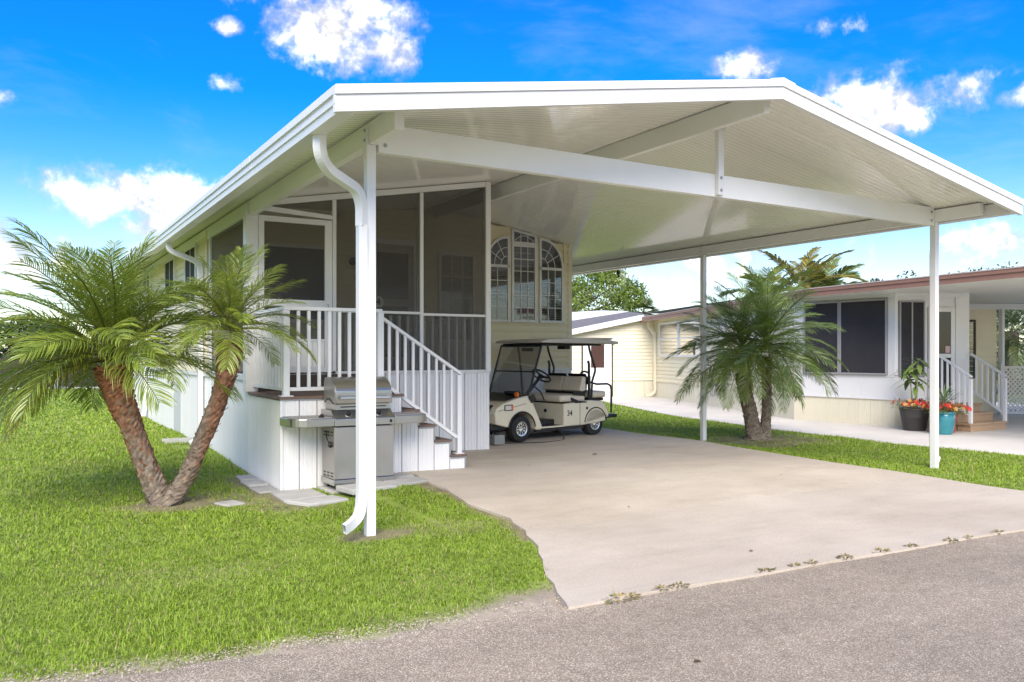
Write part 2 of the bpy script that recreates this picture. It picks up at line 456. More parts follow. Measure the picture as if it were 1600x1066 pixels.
# ================================================================== mesh helpers
class MB:
    def __init__(s, T=None):
        s.v, s.f, s.T = [], [], T

    def add(s, vs, fs):
        o = len(s.v)
        for p in vs:
            s.v.append(s.T(p) if s.T else tuple(p))
        for f in fs:
            s.f.append(tuple(i + o for i in f))
        return s

    def box(s, x0, x1, y0, y1, z0, z1):
        return s.add([(x0, y0, z0), (x1, y0, z0), (x1, y1, z0), (x0, y1, z0), (x0, y0, z1), (x1, y0, z1), (x1, y1, z1), (x0, y1, z1)],
                     [(0, 3, 2, 1), (4, 5, 6, 7), (0, 1, 5, 4), (1, 2, 6, 5), (2, 3, 7, 6), (3, 0, 4, 7)])

    def bar(s, p0, p1, w, h, up=(0, 0, 1)):
        """box along p0-p1, w sideways, h along up"""
        p0, p1, up = Vector(p0), Vector(p1), Vector(up)
        d = (p1 - p0).normalized()
        a = d.cross(up).normalized() * (w / 2)
        b = a.cross(d).normalized() * (h / 2)
        vs = [p + sa * a + sb * b for p in (p0, p1) for sa, sb in ((-1, -1), (1, -1), (1, 1), (-1, 1))]
        return s.add(vs, [(0, 1, 2, 3), (7, 6, 5, 4), (0, 4, 5, 1), (1, 5, 6, 2), (2, 6, 7, 3), (3, 7, 4, 0)])

    def tube(s, pts, r, n=8, caps=True, side=None, rect=None):
        pts = [Vector(p) for p in pts]
        rs = r if isinstance(r, (list, tuple)) else [r] * len(pts)
        vs, fs = [], []
        prev = None
        for i, p in enumerate(pts):
            d = (pts[min(i + 1, len(pts) - 1)] - pts[max(i - 1, 0)]).normalized()
            if side is not None:
                a = Vector(side).normalized()
            elif prev is None:
                a = d.orthogonal().normalized()
            else:
                a = (prev - d * prev.dot(d)).normalized()
            prev = a
            b = d.cross(a).normalized()
            if rect:
                w, h = rect[0] / 2, rect[1] / 2
                ring = [p + a * w * sa + b * h * sb for sa, sb in ((-1, -1), (1, -1), (1, 1), (-1, 1))]
            else:
                ring = [p + (a * math.cos(2 * math.pi * k / n) + b * math.sin(2 * math.pi * k / n)) * rs[i] for k in range(n)]
            vs += ring
        m = 4 if rect else n
        for i in range(len(pts) - 1):
            for k in range(m):
                fs.append((i * m + k, i * m + (k + 1) % m, (i + 1) * m + (k + 1) % m, (i + 1) * m + k))
        if caps:
            fs.append(tuple(range(m - 1, -1, -1)))
            fs.append(tuple((len(pts) - 1) * m + k for k in range(m)))
        return s.add(vs, fs)

    def prism(s, poly, a0, a1, axis='y'):
        """polygon in the plane across axis, extruded a0..a1 (axis y: poly is x,z; x: y,z; z: x,y)"""
        def P(u, w, a):
            return {'y': (u, a, w), 'x': (a, u, w), 'z': (u, w, a)}[axis]
        n = len(poly)
        vs = [P(u, w, a0) for u, w in poly] + [P(u, w, a1) for u, w in poly]
        fs = [tuple(range(n - 1, -1, -1)), tuple(range(n, 2 * n))]
        fs += [(i, (i + 1) % n, n + (i + 1) % n, n + i) for i in range(n)]
        return s.add(vs, fs)

    def lathe(s, prof, n=20, c=(0, 0, 0), axis='z', cap=True):
        vs, fs = [], []
        for r, h in prof:
            for k in range(n):
                a = 2 * math.pi * k / n
                x, y = r * math.cos(a), r * math.sin(a)
                q = {'z': (x, y, h), 'y': (x, h, y), 'x': (h, x, y)}[axis]
                vs.append((c[0] + q[0], c[1] + q[1], c[2] + q[2]))
        for i in range(len(prof) - 1):
            for k in range(n):
                fs.append((i * n + k, i * n + (k + 1) % n, (i + 1) * n + (k + 1) % n, (i + 1) * n + k))
        if cap:
            fs.append(tuple(range(n - 1, -1, -1)))
            fs.append(tuple((len(prof) - 1) * n + k for k in range(n)))
        return s.add(vs, fs)

    def build(s, name, m, parent=None, smooth=False, bevel=0.0, local=False, tint=None, seg=2):
        off = Vector((0, 0, 0))
        if parent is not None and not local:
            off = world_loc(parent)
        me = bpy.data.meshes.new(name)
        me.from_pydata([(p[0] - off[0], p[1] - off[1], p[2] - off[2]) for p in s.v], [], s.f)
        me.materials.append(m)
        if tint is not None:
            set_tint(me, tint)
        if smooth:
            me.shade_smooth()
            me.set_sharp_from_angle(angle=R(40))
        me.update()
        o = bpy.data.objects.new(name, me)
        col.objects.link(o)
        if parent is not None:
            o.parent = parent
        if bevel:
            b = o.modifiers.new("bevel", 'BEVEL')
            b.width = bevel
            b.segments = seg
            b.limit_method = 'ANGLE'
            b.angle_limit = R(35)
            b.use_clamp_overlap = True
        return o


def set_tint(me, arr, name="tint"):
    a = me.color_attributes.new(name, 'FLOAT_COLOR', 'POINT')
    arr = np.asarray(arr, dtype=np.float32)
    if arr.ndim == 1:
        arr = np.tile(arr, (len(me.vertices), 1))
    if arr.shape[1] == 3:
        arr = np.hstack([arr, np.ones((len(arr), 1), np.float32)])
    a.data.foreach_set("color", arr.ravel())


def world_loc(o):
    l = Vector(o.location)
    while o.parent is not None:
        o = o.parent
        l += Vector(o.location)
    return l


def thing(name, label, cat, loc=(0, 0, 0), rotz=0.0, group=None):
    o = bpy.data.objects.new(name, None)
    o.empty_display_size = 0.2
    col.objects.link(o)
    o.location = loc
    o.rotation_euler = (0, 0, rotz)
    return tag(o, label, cat, group)


def tag(o, label, cat, group=None):
    o["label"] = label
    o["category"] = cat
    if group:
        o["group"] = group
    return o


def struct(o, kind='structure'):
    o["kind"] = kind
    return o


def share(src, loc, parent, name=None, rot=None, scale=None):
    """copy of an object that shares its mesh"""
    c = src.copy()
    col.objects.link(c)
    c.parent = parent
    c.location = loc
    if rot is not None:
        c.rotation_euler = rot
    if scale is not None:
        c.scale = scale
    return c


def frame(p0, p1):
    """wall frame: u runs p0->p1 (left to right seen from outside), n outward, z up"""
    p0, p1 = Vector((p0[0], p0[1], 0)), Vector((p1[0], p1[1], 0))
    d = (p1 - p0).normalized()
    n = Vector((d.y, -d.x, 0))

    def T(q):
        w = p0 + d * q[0] + n * q[1]
        return (w.x, w.y, q[2])
    T.length = (p1 - p0).length
    T.yaw = math.atan2(d.y, d.x)
    return T


def sstep(x, a, b):
    t = np.clip((x - a) / (b - a), 0, 1)
    return t * t * (3 - 2 * t)


# ================================================================== ground
def zg(x, y):
    """lawn height: the yard rises about 0.1 m from the road to the house"""
    x, y = np.asarray(x, float), np.asarray(y, float)
    rise = np.where(x < 3.2, 0.10 * sstep(y, 9.0, 13.5), 0.10 * sstep(y, 5.0, 10.5))
    w = 1 - sstep(x, 9.3, 10.2)
    return rise * w - 0.03 * (1 - sstep(y, 4.0, 4.6)) + 0.012 * np.sin(x * 1.7 + y * 0.6) * np.sin(y * 1.3) * sstep(y, 4.4, 5.2)


def drive_left(y):
    return np.interp(y, [3.9, 4.14, 4.6, 5.43, 5.97, 6.46, 6.92, 7.73, 8.05, 8.9, 9.3, 30],
                     [2.75, 2.82, 3.05, 3.45, 3.70, 3.80, 3.77, 3.86, 3.88, 4.0, 3.7, 3.7])


DRIVE_R = 9.36


def walk_left(y):
    return np.interp(y, [-5, 6.6, 8.65, 11.4, 15.26, 19.6, 26, 60], [12.75, 12.70, 12.69, 12.86, 13.64, 15.28, 18.0, 32])


def dist_noise(x, y):
    return (np.sin(x * 2.3 + 1.1 * np.sin(y * 3.1)) * np.sin(y * 2.7 + 1.3 * np.sin(x * 1.9)) * 0.5 +
            np.sin(x * 7.1 + 2 * np.sin(y * 5.3)) * np.sin(y * 6.4 + x * 2.2) * 0.3 + np.sin(x * 17.3 + y * 9.1) * np.sin(y * 15.1 - x * 6) * 0.2)


def bare(x, y):
    """0 = full grass, 1 = bare earth"""
    nz = dist_noise(x, y)
    b = np.zeros_like(x)

    def spot(cx, cy, rx, ry, k=1.0):
        r = np.sqrt(((x - cx) / rx) ** 2 + ((y - cy) / ry) ** 2) + nz * 0.35
        return k * (1 - sstep(r, 0.55, 1.15))
    for s in ((1.45, 8.85, 0.75, 0.55, .85), (1.95, 8.9, 0.7, 0.6, .6), (11.0, 10.0, 1.5, 0.95, .75), (10.1, 10.2, 0.7, .5, .6), (2.55, 6.42, 0.36, 0.26, .85),
              (4.0, 7.9, 0.32, 0.8, .9), (2.35, 9.3, 0.32, 1.2, .85), (1.1, 6.0, 0.8, 0.3, .22), (3.1, 6.4, .6, .35, .35), (2.4, 8.2, 0.5, .35, .6)):
        b = np.maximum(b, spot(*s))
    edge = drive_left(y) - x
    b = np.maximum(b, np.where((edge > -0.05) & (y > 5.6) & (y < 9), (1 - sstep(edge + nz * 0.06, 0.02, 0.16)) * 0.9, 0))
    b = np.maximum(b, (1 - sstep(y + nz * 0.16 + 0.05 * np.sin(x * 1.3) - 0.10 * sstep(-x, -1.5, 1.0), 4.24, 4.52)) * (x < 9.4))
    return np.clip(b, 0, 1)


def lawn_sheet():
    xs = np.concatenate([np.arange(-14, -3, 0.4), np.arange(-3, 5, 0.09), np.arange(5, 21, 0.22)])
    ys = np.concatenate([np.arange(3.95, 10, 0.09), np.arange(10, 44, 0.4)])
    X, Y = np.meshgrid(xs, ys)
    Z = zg(X, Y)
    nx, ny = len(xs), len(ys)
    v = np.stack([X.ravel(), Y.ravel(), Z.ravel()], 1)
    i = np.arange(nx * ny).reshape(ny, nx)
    f = np.stack([i[:-1, :-1].ravel(), i[:-1, 1:].ravel(), i[1:, 1:].ravel(), i[1:, :-1].ravel()], 1)
    me = bpy.data.meshes.new("lawn")
    me.from_pydata(v.tolist(), [], f.tolist())
    b = bare(X.ravel(), Y.ravel())[:, None]
    g = np.array([[0.19, 0.26, 0.036]])
    s = np.array([[0.20, 0.155, 0.105]])
    sand = sstep(Y.ravel(), 4.75, 4.2)[:, None]
    s2 = s * (1 - sand) + np.array([[0.33, 0.275, 0.215]]) * sand
    set_tint(me, g * (1 - b) + s2 * b, "cover")
    me.materials.append(LAWN)
    me.shade_smooth()
    o = bpy.data.objects.new("lawn", me)
    col.objects.link(o)
    struct(o)
    # far ground to the horizon, just below
    mb = MB()
    mb.add([(-900, -900, -0.07), (900, -900, -0.07), (900, 900, -0.07), (-900, 900, -0.07)], [(0, 1, 2, 3)])
    g = struct(mb.build("ground", mat("far turf", (0.085, 0.125, 0.03), 0.95, var=0.3, vscale=0.3), None))


lawn_sheet()


def road_sheet():
    xs = np.concatenate([[-90, -40], np.arange(-15, 14, 0.12), [20, 40, 90]])
    mb = MB()
    vs, fs = [], []
    for i, x in enumerate(xs):
        base = np.interp(x, [-90, -15, -0.2, 0.5, 2.85, 4.4, 7.44, 14, 90], [6.5, 5.6, 4.45, 4.27, 4.09, 4.0, 3.88, 3.75, 3.5])
        e = base + (0.03 * math.sin(x * 3.1) + 0.022 * math.sin(x * 7.7 + 1) + 0.02 * math.sin(x * 17.9) + random.uniform(-.016, .016)) * (1.0 if x < 2.8 else 0.35)
        z = 0.002
        vs += [(x, -7.5, z), (x, e - 0.05, z), (x, e, z - 0.035)]
        if i:
            a, b = 3 * (i - 1), 3 * i
            fs += [(a, b, b + 1, a + 1), (a + 1, b + 1, b + 2, a + 2)]
    mb.add(vs, fs)
    struct(mb.build("road", ROAD))


road_sheet()


def driveway():
    root = thing("driveway", "", "")
    for k in ("label", "category"):
        del root[k]
    struct(root)
    rows = [(3.93, 6.015), (6.03, 9.375), (9.39, 16.2)]
    for y0, y1 in rows:
        ys = np.append(np.arange(y0, y1 - 0.05, 0.18), y1)
        vs, fs = [], []
        nu = 26
        for y in ys:
            for k in range(nu + 1):
                u = k / nu
                wob = 0.02 * math.sin(y * 5) + 0.014 * math.sin(y * 13)
                xl = float(drive_left(y)) + wob
                if 8.6 < y < 9.35:
                    xl = float(drive_left(y))
                x = xl + (DRIVE_R + 0.02 * math.sin(y * 3.3) - xl) * u
                # road edge of the apron follows the asphalt
                yy = y
                if y == ys[0] and y0 < 4:
                    yy = y - 0.03 + 0.012 * math.sin(x * 4) + float(np.interp(x, [2.8, 4.4, 7.4, 9.4], [0.12, 0.06, -0.08, -0.18]))
                z = max(float(zg(x, y)), -0.004) + 0.022
                vs.append((x, yy, z))
        n = nu + 1
        m = len(ys)
        for j in range(m - 1):
            for k in range(nu):
                fs.append((j * n + k, j * n + k + 1, (j + 1) * n + k + 1, (j + 1) * n + k))
        ring = [k for k in range(n)] + [(j * n + nu) for j in range(1, m)] + [((m - 1) * n + k) for k in range(nu - 1, -1, -1)] + [j * n for j in range(m - 2, 0, -1)]
        o = len(vs)
        vs += [(vs[i][0], vs[i][1], vs[i][2] - 0.06) for i in ring]
        L = len(ring)
        for i in range(L):
            fs.append((ring[i], o + i, o + (i + 1) % L, ring[(i + 1) % L]))
        mb = MB().add(vs, fs)
        mb.build("slab", CONC, root, smooth=True)
    return root


DRIVE = driveway()


def neighbour_drive():
    ys = list(np.arange(-4, 30.1, 0.5))
    vs, fs = [], []
    for i, y in enumerate(ys):
        xl = float(walk_left(y)) + 0.02 * math.sin(y * 4.1)
        for x in (xl, xl + 0.02, 21 + y * 0.35):
            vs.append((x, y, 0.012 if x > xl else -0.03))
        if i:
            a, b = 3 * (i - 1), 3 * i
            fs += [(a, a + 1, b + 1, b), (a + 1, a + 2, b + 2, b + 1)]
    struct(MB().add(vs, fs).build("neighbour_driveway", CONC2))


neighbour_drive()


# ------------------------------------------------------------------ grass blades
def grass():
    def inside_any(x, y):
        out = np.zeros(x.shape, bool)
        out |= (x > drive_left(y) - 0.005 + 0.03 * dist_noise(x * 3, y * 3)) & (x < DRIVE_R + 0.02 * dist_noise(x * 3, y * 3)) & (y < 16.2)
        out |= (x > 2.47) & (x < 9.4) & (y > 9.03)
        out |= (x > 2.0) & (x < 2.47) & (y > 12.9) & (y < 13.4)
        out |= (x > walk_left(y) - 0.01)
        for (cx, cy, hx, hy) in PAVERS:
            out |= (abs(x - cx) < hx + .01) & (abs(y - cy) < hy + .01)
        return out
    zones = [  # x0,x1,y0,y1,density,height,width
        (-1.9, 3.9, 4.22, 7.0, 4600, .042, .0052), (-2.6, 3.9, 7.0, 10.2, 2400, .046, .0075),
        (-5.0, 2.5, 10.2, 16, 900, .06, .011), (-9.0, 2.5, 16, 25, 300, .06, .020), (-12.0, 3.5, 25, 38, 90, .07, .036),
        (9.3, 12.9, 4.3, 10, 1300, .05, .009), (9.3, 13.5, 10, 16, 620, .05, .013), (9.3, 17, 16, 25, 220, .06, .020)]
    V, F, C = [], [], []
    base = 0
    for x0, x1, y0, y1, den, h, w in zones:
        n = int((x1 - x0) * (y1 - y0) * den)
        # blades grow in loose tufts
        x = rng.uniform(x0, x1, n)
        y = rng.uniform(y0, y1, n)
        keep = ~inside_any(x, y)
        x, y = x[keep], y[keep]
        b = bare(x, y)
        keep = rng.uniform(0, 1, len(x)) > b * 0.93
        x, y, b = x[keep], y[keep], b[keep]
        n = len(x)
        patch = dist_noise(x * 0.55, y * 0.55)
        fine = dist_noise(x * 2.2 + 5, y * 2.2)
        hh = h * rng.uniform(0.5, 1.3, n) * (1 + 0.45 * patch) * (1 - 0.55 * b)
        az = rng.uniform(0, 2 * np.pi, n)
        lean = rng.uniform(0.3, 1.75, n)
        ww = w * rng.uniform(0.7, 1.3, n)
        dx, dy = np.cos(az), np.sin(az)
        fa = az + np.pi / 2 + rng.uniform(-.6, .6, n)
        sx, sy = np.cos(fa) * ww / 2, np.sin(fa) * ww / 2
        z = zg(x, y) - 0.004
        m1 = hh * 0.55
        p = np.empty((n, 5, 3))
        p[:, 0] = np.stack([x - sx, y - sy, z], 1)
        p[:, 1] = np.stack([x + sx, y + sy, z], 1)
        o1 = lean * m1 * 0.45
        p[:, 2] = np.stack([x + dx * o1 + sx * .9, y + dy * o1 + sy * .9, z + m1], 1)
        p[:, 3] = np.stack([x + dx * o1 - sx * .9, y + dy * o1 - sy * .9, z + m1], 1)
        o2 = lean * hh * 0.95
        p[:, 4] = np.stack([x + dx * o2, y + dy * o2, z + hh * (1.0 - 0.36 * lean)], 1)
        V.append(p.reshape(-1, 3))
        i = base + np.arange(n) * 5
        F.append((np.stack([i, i + 1, i + 2, i + 3], 1), np.stack([i + 3, i + 2, i + 4], 1)))
        base += n * 5
        g0 = np.array([0.295, 0.420, 0.045])
        g1 = np.array([0.225, 0.335, 0.032])
        straw = np.array([0.46, 0.41, 0.17])
        k = np.clip(0.5 + 0.65 * patch + 0.45 * fine + rng.normal(0, .22, n), 0, 1)[:, None]
        c = g0 * k + g1 * (1 - k)
        dry = (rng.uniform(0, 1, n) < 0.06 + 0.22 * np.clip(dist_noise(x * .8 + 3, y * .8) - .05, 0, 1) + 0.35 * b)[:, None]
        c = np.where(dry, straw * rng.uniform(.7, 1.1, (n, 1)), c)
        cc = np.repeat(c, 5, axis=0).reshape(n, 5, 3)
        C.append(cc.reshape(-1, 3))
    V = np.concatenate(V)
    C = np.concatenate(C)
    q = np.concatenate([a for a, _ in F])
    t3 = np.concatenate([b for _, b in F])
    me = bpy.data.meshes.new("grass")
    me.vertices.add(len(V))
    me.vertices.foreach_set("co", V.astype(np.float32).ravel())
    nl = q.size + t3.size
    me.loops.add(nl)
    me.loops.foreach_set("vertex_index", np.concatenate([q.ravel(), t3.ravel()]).astype(np.int32))
    me.polygons.add(len(q) + len(t3))
    me.polygons.foreach_set("loop_start", np.concatenate([np.arange(len(q)) * 4, q.size + np.arange(len(t3)) * 3]).astype(np.int32))
    me.update(calc_edges=True)
    me.validate()
    set_tint(me, C)
    me.materials.append(GRASSM)
    o = bpy.data.objects.new("grass", me)
    col.objects.link(o)
    struct(o, 'stuff')


# centre x, y, half x, half y, top z, yaw, label
PAVER_LIST = [
    (2.72, 8.32, 0.0, 0.0, [(2.50, 8.02), (2.93, 8.12), (2.86, 8.42), (2.34, 8.33)], "pale concrete paver at the lawn edge left of the grill"),
    (2.6, 8.7, 0, 0, [(2.34, 8.38), (2.82, 8.47), (2.80, 8.98), (2.36, 9.0)], "grey concrete paver at the corner of the white deck"),
    (3.2, 8.4, 0, 0, [(2.98, 8.15), (3.50, 8.22), (3.46, 8.60), (2.92, 8.52)], "large grey paver in front of the grill door"),
    (3.0, 8.8, 0, 0, [(2.90, 8.55), (3.42, 8.63), (3.40, 9.03), (2.88, 9.02)], "grey paver underneath the grill cart"),
    (3.7, 8.4, 0, 0, [(3.52, 8.27), (3.97, 8.40), (3.93, 8.75), (3.48, 8.63)], "pale paver beside the driveway, right of the grill"),
    (3.7, 8.9, 0, 0, [(3.45, 8.67), (3.95, 8.78), (3.90, 9.04), (3.44, 9.03)], "grey paver tucked under the stair stringer"),
    (2.42, 9.4, 0, 0, [(2.26, 9.04), (2.48, 9.05), (2.48, 9.48), (2.24, 9.46)], "narrow paver along the deck's left side, nearest the corner"),
    (2.42, 9.8, 0, 0, [(2.26, 9.53), (2.48, 9.52), (2.48, 9.92), (2.25, 9.90)], "narrow paver along the deck's left side, second from the corner"),
    (2.4, 10.2, 0, 0, [(2.28, 9.98), (2.48, 9.97), (2.48, 10.36), (2.30, 10.34)], "narrow paver along the deck's left side, farthest from the corner"),
    (1.86, 8.63, 0, 0, [(1.72, 8.72), (1.82, 8.46), (2.0, 8.55), (1.93, 8.80)], "small broken grey paver lying alone in the lawn beside the palm"),
]
PAVERS = []
for q in PAVER_LIST:
    xs = [p[0] for p in q[4]]
    ys = [p[1] for p in q[4]]
    PAVERS.append(((min(xs) + max(xs)) / 2, (min(ys) + max(ys)) / 2, (max(xs) - min(xs)) / 2, (max(ys) - min(ys)) / 2))


def pavers():
    for q, (cx, cy, hx, hy) in zip(PAVER_LIST, PAVERS):
        z = float(zg(cx, cy))
        mb = MB()
        mb.prism([(x, y) for x, y in q[4]], z - 0.03, z + random.uniform(0.016, 0.03), 'z')
        o = mb.build("paving_slab", PAVER, None, bevel=0.012)
        tag(o, q[5], "paver", "pavers around the deck corner")


pavers()
grass()


# ================================================================== walls
def skirt_wall(parent, p0, p1, z0, z1, width, m, name="skirt_panel", rib=0.05, top=None, depth=0.018):
    """vertical interlocking boards, each with fine ribs; z0,z1 numbers or functions of u"""
    T = frame(p0, p1)
    L = T.length
    n = max(1, round(L / width))
    w = L / n
    nr = max(1, round(w / rib))
    made = []
    proto = None
    const = not callable(z0) and not callable(z1)
    for i in range(n):
        u0 = i * w
        prof = [(0.003, -depth), (0.003, 0.0)]
        rw = w / nr
        for k in range(1, nr):
            prof += [(k * rw - 0.006, 0.0), (k * rw - 0.003, -0.006), (k * rw + 0.003, -0.006), (k * rw + 0.006, 0.0)]
        prof += [(w - 0.010, 0.0), (w - 0.004, -0.008), (w - 0.002, -depth)]
        if const and proto is not None:
            o = proto.copy()
            col.objects.link(o)
            o.parent = parent
            d = Vector(T((u0, 0, 0))) - Vector(T((0, 0, 0)))
            o.location = Vector(proto.location) + d
            made.append(o)
            continue
        vs, fs = [], []
        for (u, nn) in prof:
            a = z0(u0 + u) if callable(z0) else z0
            b = z1(u0 + u) if callable(z1) else z1
            vs += [T((u0 + u, nn, a)), T((u0 + u, nn, b))]
        for k in range(len(prof) - 1):
            fs.append((2 * k, 2 * k + 2, 2 * k + 3, 2 * k + 1))
        mb = MB().add(vs, fs)
        o = mb.build(name, m, parent)
        if const:
            proto = o
        made.append(o)
    return made


def lap_siding(parent, p0, p1, z0, z1, m, course=0.115, name="siding_board", clip=None, holes=()):
    """one object per lapped course; clip(z)-> (u0,u1) of the wall left at that height; holes (u0,u1,z0,z1) stay open"""
    T = frame(p0, p1)
    L = T.length
    n = max(1, round((z1 - z0) / course))
    h = (z1 - z0) / n
    for i in range(n):
        za, zb = z0 + i * h, z0 + (i + 1) * h
        u0, u1 = (0.0, L)
        if clip:
            u0, u1 = clip((za + zb) / 2)
            if u1 - u0 < 0.05:
                continue
        spans = [(u0, u1)]
        for (h0, h1, hz0, hz1) in holes:
            if za >= hz0 - h * 0.5 and zb <= hz1 + h * 0.5:
                new = []
                for a, b in spans:
                    if h1 <= a or h0 >= b:
                        new.append((a, b))
                        continue
                    if h0 > a:
                        new.append((a, h0))
                    if h1 < b:
                        new.append((h1, b))
                spans = new
        for a, b in spans:
            if b - a < 0.03:
                continue
            prof = [(0.0, za), (0.020, za), (0.018, za + 0.012), (0.009, za + h * 0.52), (0.004, za + h * 0.55), (0.001, zb)]
            vs = []
            for (nn, z) in prof:
                vs += [T((a, nn, z)), T((b, nn, z))]
            fs = [(2 * k, 2 * k + 1, 2 * k + 3, 2 * k + 2) for k in range(len(prof) - 1)]
            MB().add(vs, fs).build(name, m, parent)


# ceiling of the big gable roof
RIDGE_X, EAVE_L, EAVE_R, ROOF_Y0, ROOF_Y1 = 6.29, 1.92, 10.46, 5.5, 23.4
SLOPE = 0.177


def zceil(x):
    return 4.08 - SLOPE * abs(x - RIDGE_X)


def window_unit(parent, T, u0, u1, z0, z1, cols, rows, blinds=True, fm=None, fw=0.045, name="window", mid=None, grid=0.013, glass=None):
    """frame proud of the wall, dark room, blinds, glass, glazing bars"""
    fm = fm or WHITE
    fr = MB(T)
    fr.box(u0 - fw, u1 + fw, 0.0, 0.055, z1, z1 + fw)
    fr.box(u0 - fw, u1 + fw, 0.0, 0.065, z0 - fw, z0)
    fr.box(u0 - fw, u0, 0.0, 0.055, z0 + .0005, z1 - .0005)
    fr.box(u1, u1 + fw, 0.0, 0.055, z0 + .0005, z1 - .0005)
    if mid:
        fr.box(u0 + .0005, u1 - .0005, 0.0, 0.05, mid - 0.02, mid + 0.02)
    w = fr.build(name, fm, parent, bevel=0.004)
    MB(T).box(u0 + .001, u1 - .001, 0.014, 0.018, z0 + .001, z1 - .001).build("backing", DARKIN, w)  # flat sheet; the dark of the unlit interior is put into its colour
    if blinds:
        bl = MB(T)
        z = z0 + 0.03
        while z < z1 - 0.03:
            bl.add([(u0 + 0.01, 0.024, z), (u1 - 0.01, 0.024, z), (u1 - 0.01, 0.031, z + 0.022), (u0 + 0.01, 0.031, z + 0.022)], [(0, 1, 2, 3)])
            z += 0.042
        bl.build("blind", BLIND, w)
    MB(T).box(u0 + .001, u1 - .001, 0.036, 0.039, z0 + .001, z1 - .001).build("pane", glass or GLASS, w)
    for k in range(1, cols):
        u = u0 + (u1 - u0) * k / cols
        MB(T).box(u - grid / 2, u + grid / 2, 0.0395, 0.0475, z0 + .001, z1 - .001).build("glazing_bar", fm, w)
    for k in range(1, rows):
        z = z0 + (z1 - z0) * k / rows
        MB(T).box(u0 + .001, u1 - .001, 0.0395, 0.0455, z - grid / 2, z + grid / 2).build("glazing_bar", fm, w)
    return w


# ================================================================== main home
HY = 13.1          # front wall
HX0, HX1 = 2.5, 9.15
home = thing("mobile_home", "cream mobile home with white skirting under the wide white gable roof", "house", (5.8, 18, 0))
w = MB()
w.box(HX0 + 0.03, HX1 - .03, HY + 0.03, HY + 0.13, 0.0, 3.4)
w.prism([(HX0 + .031, 3.4001), (HX1 - .031, 3.4001), (HX1 - .031, zceil(HX1) - 0.02), (RIDGE_X, zceil(RIDGE_X) - 0.02), (HX0 + .031, zceil(HX0) - 0.02)], HY + 0.031, HY + 0.13, 'y')
w.box(HX0 + 0.03, HX0 + 0.13, HY + 0.131, 23.0, 0.0, 3.38)
w.box(HX1 - 0.13, HX1 - 0.03, HY + 0.131, 23.0, 0.0, 3.5)
w.box(HX0 + 0.131, HX1 - 0.131, 22.9, 23.0, 0.0, 3.9)
w.build("wall", TRIM_C, home)
TF = frame((HX0, HY), (HX1, HY))
WINS = [(7.30, 7.72), (7.855, 8.305), (8.455, 8.915)]
holes = []


def clip_front(z):
    if z < zceil(HX1):
        return (0.0, HX1 - HX0)
    d = (4.07 - z) / SLOPE
    a, b = RIDGE_X - d, RIDGE_X + d
    return (max(a, HX0) - HX0, min(b, HX1) - HX0)


lap_siding(home, (HX0, HY), (HX1, HY), 1.22, 4.06, SIDING, 0.118, clip=clip_front)
lap_siding(home, (HX0, 23.0), (HX0, HY), 1.22, 3.34, SIDING, 0.118)
# skirting of the house
skirt_wall(home, (6.0, HY - .004), (HX1, HY - .004), 0.08, 1.19, 0.22, SKIRT, rib=0.055)
skirt_wall(home, (HX0 - .004, 23.0), (HX0 - .004, 12.86), 0.02, 1.16, 0.40, SKIRT, rib=0.10)
b = MB()
b.box(6.0, HX1 + .02, HY - 0.034, HY - .0005, 1.185, 1.225)
b.box(HX0 - 0.034, HX0 - .0005, 12.86, 23.0, 1.16, 1.215)
b.build("skirt_cap", WHITE, home, bevel=0.004)
MB().box(HX1 - 0.07, HX1 + 0.02, HY - 0.02, HY + 0.03, 1.226, zceil(HX1) - .02).build("corner_trim", TRIM_C, home, bevel=0.004)
MB().box(HX0 - 0.022, HX0 + 0.07, HY - 0.022, HY + 0.06, 1.226, 3.36).build("corner_trim", TRIM_C, home, bevel=0.004)
